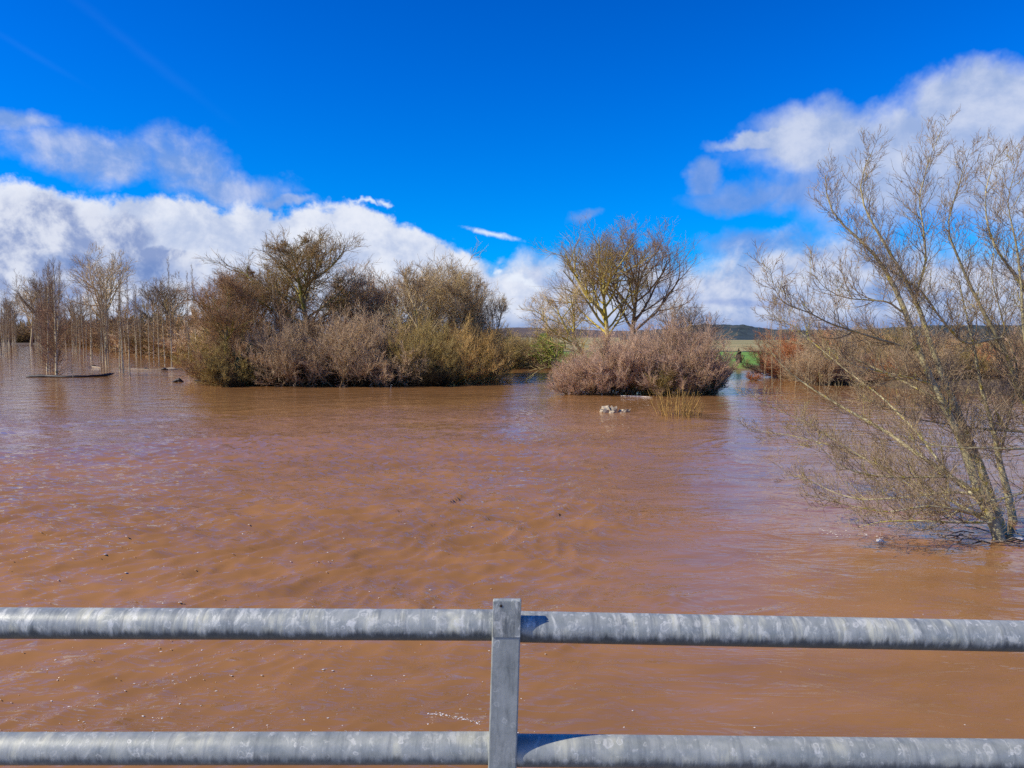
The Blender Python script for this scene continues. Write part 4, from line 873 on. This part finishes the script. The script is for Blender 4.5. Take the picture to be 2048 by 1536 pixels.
put('spreading_tree', far1, 13.0, 20, 280, 600, 'bare tree behind the left edge poplars', 'tree', rot=1.6, wscale=0.8, mats=TM('dark_tree'))
fb = bush(91, 8.0, 9.0, stems=40, n2=8, n3=6, n4=3, tw=0.04, mb='brown_tree', maxtilt=1.2)
G = 'brown woodland edge behind the poplar plantation'
for k in range(92):
    lay = k // 46; px = -60 + (k % 46) * 11 + lay * 5 + rgb.uniform(-6, 6)
    Y = 345 - 0 * px if px < 120 else np.interp(px, [120, 230, 300, 430], [335, 230, 170, 120]) + rgb.uniform(0, 10)
    pt = np.interp(px, [-60, 60, 150, 260, 430], [650, 640, 640, 628, 618]) + rgb.uniform(-8, 12) - 12 * lay; Y += lay * 14; wk = int(rgb.randint(5)); wn = ['brown', 'dark brown', 'olive', 'reddish', 'tan'][wk]
    put('woodland_bush', fb, 8.0, px, Y, pt, wn + ' bare bush in the woodland edge behind the poplar plantation', 'bush', G + ', ' + wn, mats=BM_(['brown_tree', 'dark_tree', 'olive_tree', 'red_tree', 'tan_bush'][wk]), wscale=1.3)

# ================================================================== FLOATING THINGS
def stick_mesh(name, pts, rad, material, sides=10, rough=0.12, seed=0):
    rg = np.random.RandomState(seed); P = np.array(pts, float); n = 20
    s = np.concatenate([[0], np.cumsum(np.linalg.norm(np.diff(P, axis=0), axis=1))]); u = np.linspace(0, s[-1], n)
    Q = np.stack([np.interp(u, s, P[:, k]) for k in range(3)], 1); r = np.interp(u, s, rad) * (1 + rough * rg.normal(size=n)); r[0] *= 0.3; r[-1] *= 0.3
    V, F, at_ = tubes([(Q[None], np.abs(r)[None], 0.0)], rg, [sides]); V = V + rg.normal(size=V.shape) * rough * 0.12 * np.mean(rad)
    return mesh_np(name, V, F, material, at_)
def drift(name, label, cat, pxpts, rad, m, lift=0.0, seed=1, group=None):
    P = [at(a, b) + np.array([0, 0, lift + (q[2] if len(q) > 2 else 0)]) for q in pxpts for a, b in [q[:2]]]; o = P[0].copy(); o[2] = 0
    return tag(link(name, stick_mesh(name, np.array(P) - o, rad, M[m], seed=seed), None, o), label, cat, group)
drift('floating_log', 'long dark log floating in front of the nearest poplar', 'log', [(52, 754), (90, 754, .04), (130, 754.5), (170, 754, 0.02), (205, 752.5, .05), (228, 751, .16)], [.16, .2, .14, .12, .13, .14], 'wet_wood', 0.04, 2)
drift('dark_log', 'short humped black log floating left of the island', 'log', [(345, 764), (352, 764, .12), (358, 764, .2), (367, 764)], [.08, .16, .17, .08], 'wet_wood', 0.0, 3)
drift('dark_log', 'dark log lying at the left tip of the island', 'log', [(388, 762), (400, 763, .1), (415, 763), (430, 763)], [.1, .22, .16, .1], 'wet_wood', 0.0, 4)
drift('dark_log', 'dark log with pale end below the ivy covered bush', 'log', [(478, 766), (492, 766, .1), (508, 766, .05), (522, 767)], [.1, .2, .18, .08], 'wet_wood', 0.0, 5)
drift('drift_line', 'thin brown line of drifted wood along the poplar feet', 'driftwood', [(222, 738), (260, 738), (300, 739), (345, 739), (378, 738)], [.05, .09, .07, .1, .08], 'driftwood', 0.0, 6)
drift('dark_log', 'dark piece of wood caught at the poplar drift line', 'log', [(322, 739.5), (328, 739.5, .1), (336, 739.5)], [.06, .16, .08], 'wet_wood', 0.02, 7)
drift('dark_log', 'dark wood at the left part of the poplar drift line', 'log', [(286, 738.5), (291, 738.5, .06), (297, 738.5)], [.06, .14, .08], 'wet_wood', 0.02, 8)
drift('pale_driftwood', 'pale driftwood among the three leaning poplars', 'driftwood', [(332, 738), (340, 738, .04), (352, 738)], [.06, .12, .08], 'pale_debris', 0.04, 9)
drift('pale_driftwood', 'white curved driftwood in the lane between the poplar rows', 'driftwood', [(174, 734), (183, 733.5, .03), (192, 734.2), (202, 735)], [.03, .07, .06, .03], 'pale_debris', 0.01, 10)
drift('dark_log', 'small dark log on top of the white driftwood', 'log', [(182, 732.5, .04), (187, 732.5, .10), (192, 732.5, .05)], [.05, .10, .05], 'wet_wood', 0.02, 11)
drift('white_float', 'white floating slab at the foot of the olive thicket', 'float', [(824, 769), (832, 769, .03), (848, 769, .04), (862, 769)], [.08, .13, .13, .06], 'white_foam', 0.02, 12)
drift('white_float', 'tiny white float left of the white slab', 'float', [(800, 768.5), (804, 768.5, .02), (809, 768.5)], [.04, .07, .04], 'white_foam', 0.01, 13)
drift('foam_streak', 'thin white foam line under the right thicket', 'foam', [(1240, 791), (1262, 792), (1280, 792.5), (1305, 794.5)], [.01, .022, .02, .01], 'white_foam', 0.0, 14)
drift('foam_streak', 'small white foam patch at the left foot of the right thicket', 'foam', [(1165, 787), (1170, 786.5), (1177, 787)], [.03, .07, .03], 'white_foam', 0.0, 15)
def lump(name, label, cat, px, py, w, h, m, seed, sub=3):
    rg = np.random.RandomState(seed); o = at(px, py); W = wpx(w, o[1]); H = h / FPX * o[1]
    bm = bmesh.new(); bmesh.ops.create_icosphere(bm, subdivisions=sub, radius=1.0)
    for v_ in bm.verts:
        c_ = np.array(v_.co); n_ = 1 + 0.35 * perlin(np.array([c_[0] * 2.2 + seed]), np.array([c_[1] * 2.2 + c_[2] * 1.7]), seed)[0] * 2
        v_.co = Vector((c_[0] * W / 2 * n_, c_[1] * W / 3 * n_, c_[2] * H * n_))
    me = bpy.data.meshes.new(name); bm.to_mesh(me); bm.free(); me.materials.append(M[m])
    for p2 in me.polygons: p2.use_smooth = True
    return tag(link(name, me, None, o), label, cat)
# pale tangled debris clump in mid river
oc = at(1218, 826); rgd = np.random.RandomState(4)
cl = thing('debris_clump', 'pale tangled clump of driftwood caught in the river before the right thicket', 'driftwood', oc)
def blob(w, dpt, h, dx_, seed, m, name):
    bm = bmesh.new(); bmesh.ops.create_icosphere(bm, subdivisions=3, radius=1.0)
    for v_ in bm.verts:
        c_ = np.array(v_.co); n_ = 1 + 0.9 * perlin(np.array([c_[0] * 2.4 + seed]), np.array([c_[1] * 2.2 + c_[2] * 2.1]), seed)[0]
        v_.co = Vector((c_[0] * w * n_ + dx_, c_[1] * dpt * n_, c_[2] * h * n_))
    me = bpy.data.meshes.new(name); bm.to_mesh(me); bm.free(); me.materials.append(M[m]); return link(name, me, cl)
blob(0.46, 0.3, 0.40, 0.0, 3, 'pale_debris', 'mass'); blob(0.30, 0.2, 0.20, 0.85, 5, 'pale_debris', 'mass')
for k in range(13):
    a_ = rgd.uniform(-0.45, 0.25) if k < 9 else rgd.uniform(0.5, 1.2); top_ = rgd.uniform(0.2, 0.48) if k < 9 else rgd.uniform(0.15, 0.3)
    p0_ = np.array([a_ + rgd.uniform(-.25, .25), rgd.uniform(-.2, .1), 0.0]); p2_ = np.array([a_ + rgd.uniform(-.2, .2), rgd.uniform(-.2, .1), top_])
    link('stick', stick_mesh('stick', [p0_, (p0_ + p2_) / 2 + rgd.normal(size=3) * 0.04, p2_], [.035, .03, .02], M['pale_debris'], 5, 0.1, k), cl)
lump('bottle_debris', 'small white piece of litter caught in the twigs at the near tree foot', 'litter', 1760, 1082, 14, 5, 'white_foam', 5)
lump('bottle_debris', 'white piece of litter at the right edge beside the near tree trunk', 'litter', 2040, 1078, 18, 4, 'white_foam', 6)
# fallen twigs trapped at the foot of the near tree
for k in range(16):
    px = rgd.uniform(1900, 2060); py = rgd.uniform(1066, 1092); a = at(px, py); dl = rgd.normal(size=2)
    L = rgd.uniform(0.3, 0.8); dlv = nrm(np.array([dl[0] * 2.2, dl[1] * 0.6, 0.0])) * L
    tag(link('trapped_branch', stick_mesh('trapped_branch', [(0, 0, 0), dlv * 0.5 + [0, 0, .06], dlv], [.012, .014, .007], M['wet_wood' if k % 2 else 'driftwood'], 5, 0.1, k), None, a + [0, 0, 0.03]),
        'broken branch trapped at the foot of the near tree', 'branch', 'broken branches trapped at the near tree foot')
# foam flecks drifting on the current
rgf = np.random.RandomState(12); pts = []
while len(pts) < 420:
    px, py = rgf.uniform(-50, 1100), rgf.uniform(1060, 1536) 
    if rgf.rand() < (1.0 if px < 700 else 0.35): pts.append(at(px, py))
for k in range(70):
    px = rgf.uniform(1640, 1800); pts.append(at(px, 1062 + (px - 1640) * 0.10 + rgf.normal() * 3))
for k in range(60):
    px = rgf.uniform(860, 960); pts.append(at(px, 1428 + (px - 860) * 0.16 + rgf.normal() * 2))
for k in range(20):
    pts.append(at(rgf.uniform(1050, 2048), rgf.uniform(1100, 1536)))
pts = np.array(pts); n = len(pts)
# water height under each fleck
def wz(P):
    r = np.hypot(P[:, 0], P[:, 1]); a = np.arctan2(P[:, 0], P[:, 1])
    i = np.clip(np.searchsorted(rr_, r), 1, len(rr_) - 1); j = np.clip(np.searchsorted(azf, a), 1, len(azf) - 1)
    return np.maximum(np.maximum(Z_[i, j], Z_[i - 1, j]), np.maximum(Z_[i, j - 1], Z_[i - 1, j - 1])) - 0.02
s_ = 0.007 + 0.012 * rgf.rand(n) ** 3; s_ *= np.clip(pts[:, 1] / 12, 0.7, 1.6)
oct_ = np.array([[1, 0, 0], [0, 1, 0], [-1, 0, 0], [0, -1, 0], [0, 0, .5], [0, 0, -.5]], float)
rot = rgf.rand(n) * 6.28; cx, sx = np.cos(rot), np.sin(rot)
O = oct_[None] * s_[:, None, None] * np.array([1.5, 0.9, 0.5]); O = np.stack([O[..., 0] * cx[:, None] - O[..., 1] * sx[:, None], O[..., 0] * sx[:, None] + O[..., 1] * cx[:, None], O[..., 2]], -1)
pts[:, 2] = wz(pts) + 0.002
V = (O + pts[:, None]).reshape(-1, 3); i = np.arange(n)[:, None] * 6
F = np.concatenate([i + [[a, b, c]] for a, b, c in ((0, 1, 4), (1, 2, 4), (2, 3, 4), (3, 0, 4), (1, 0, 5), (2, 1, 5), (3, 2, 5), (0, 3, 5))])
tag(link('foam_flecks', mesh_np('foam_flecks', V, F, M['white_foam'], None, False)), 'small pale foam flecks drifting on the brown water', 'foam', kind='stuff')

tot = sum(sum(len(p2.vertices) - 2 for p2 in me.polygons) if len(me.polygons) < 2000 else len(me.loops) // 2 if me.polygons[0].loop_total == 4 else len(me.polygons) for me in bpy.data.meshes)
print('TRIANGLES in unique meshes', tot, 'objects', len(bpy.data.objects))
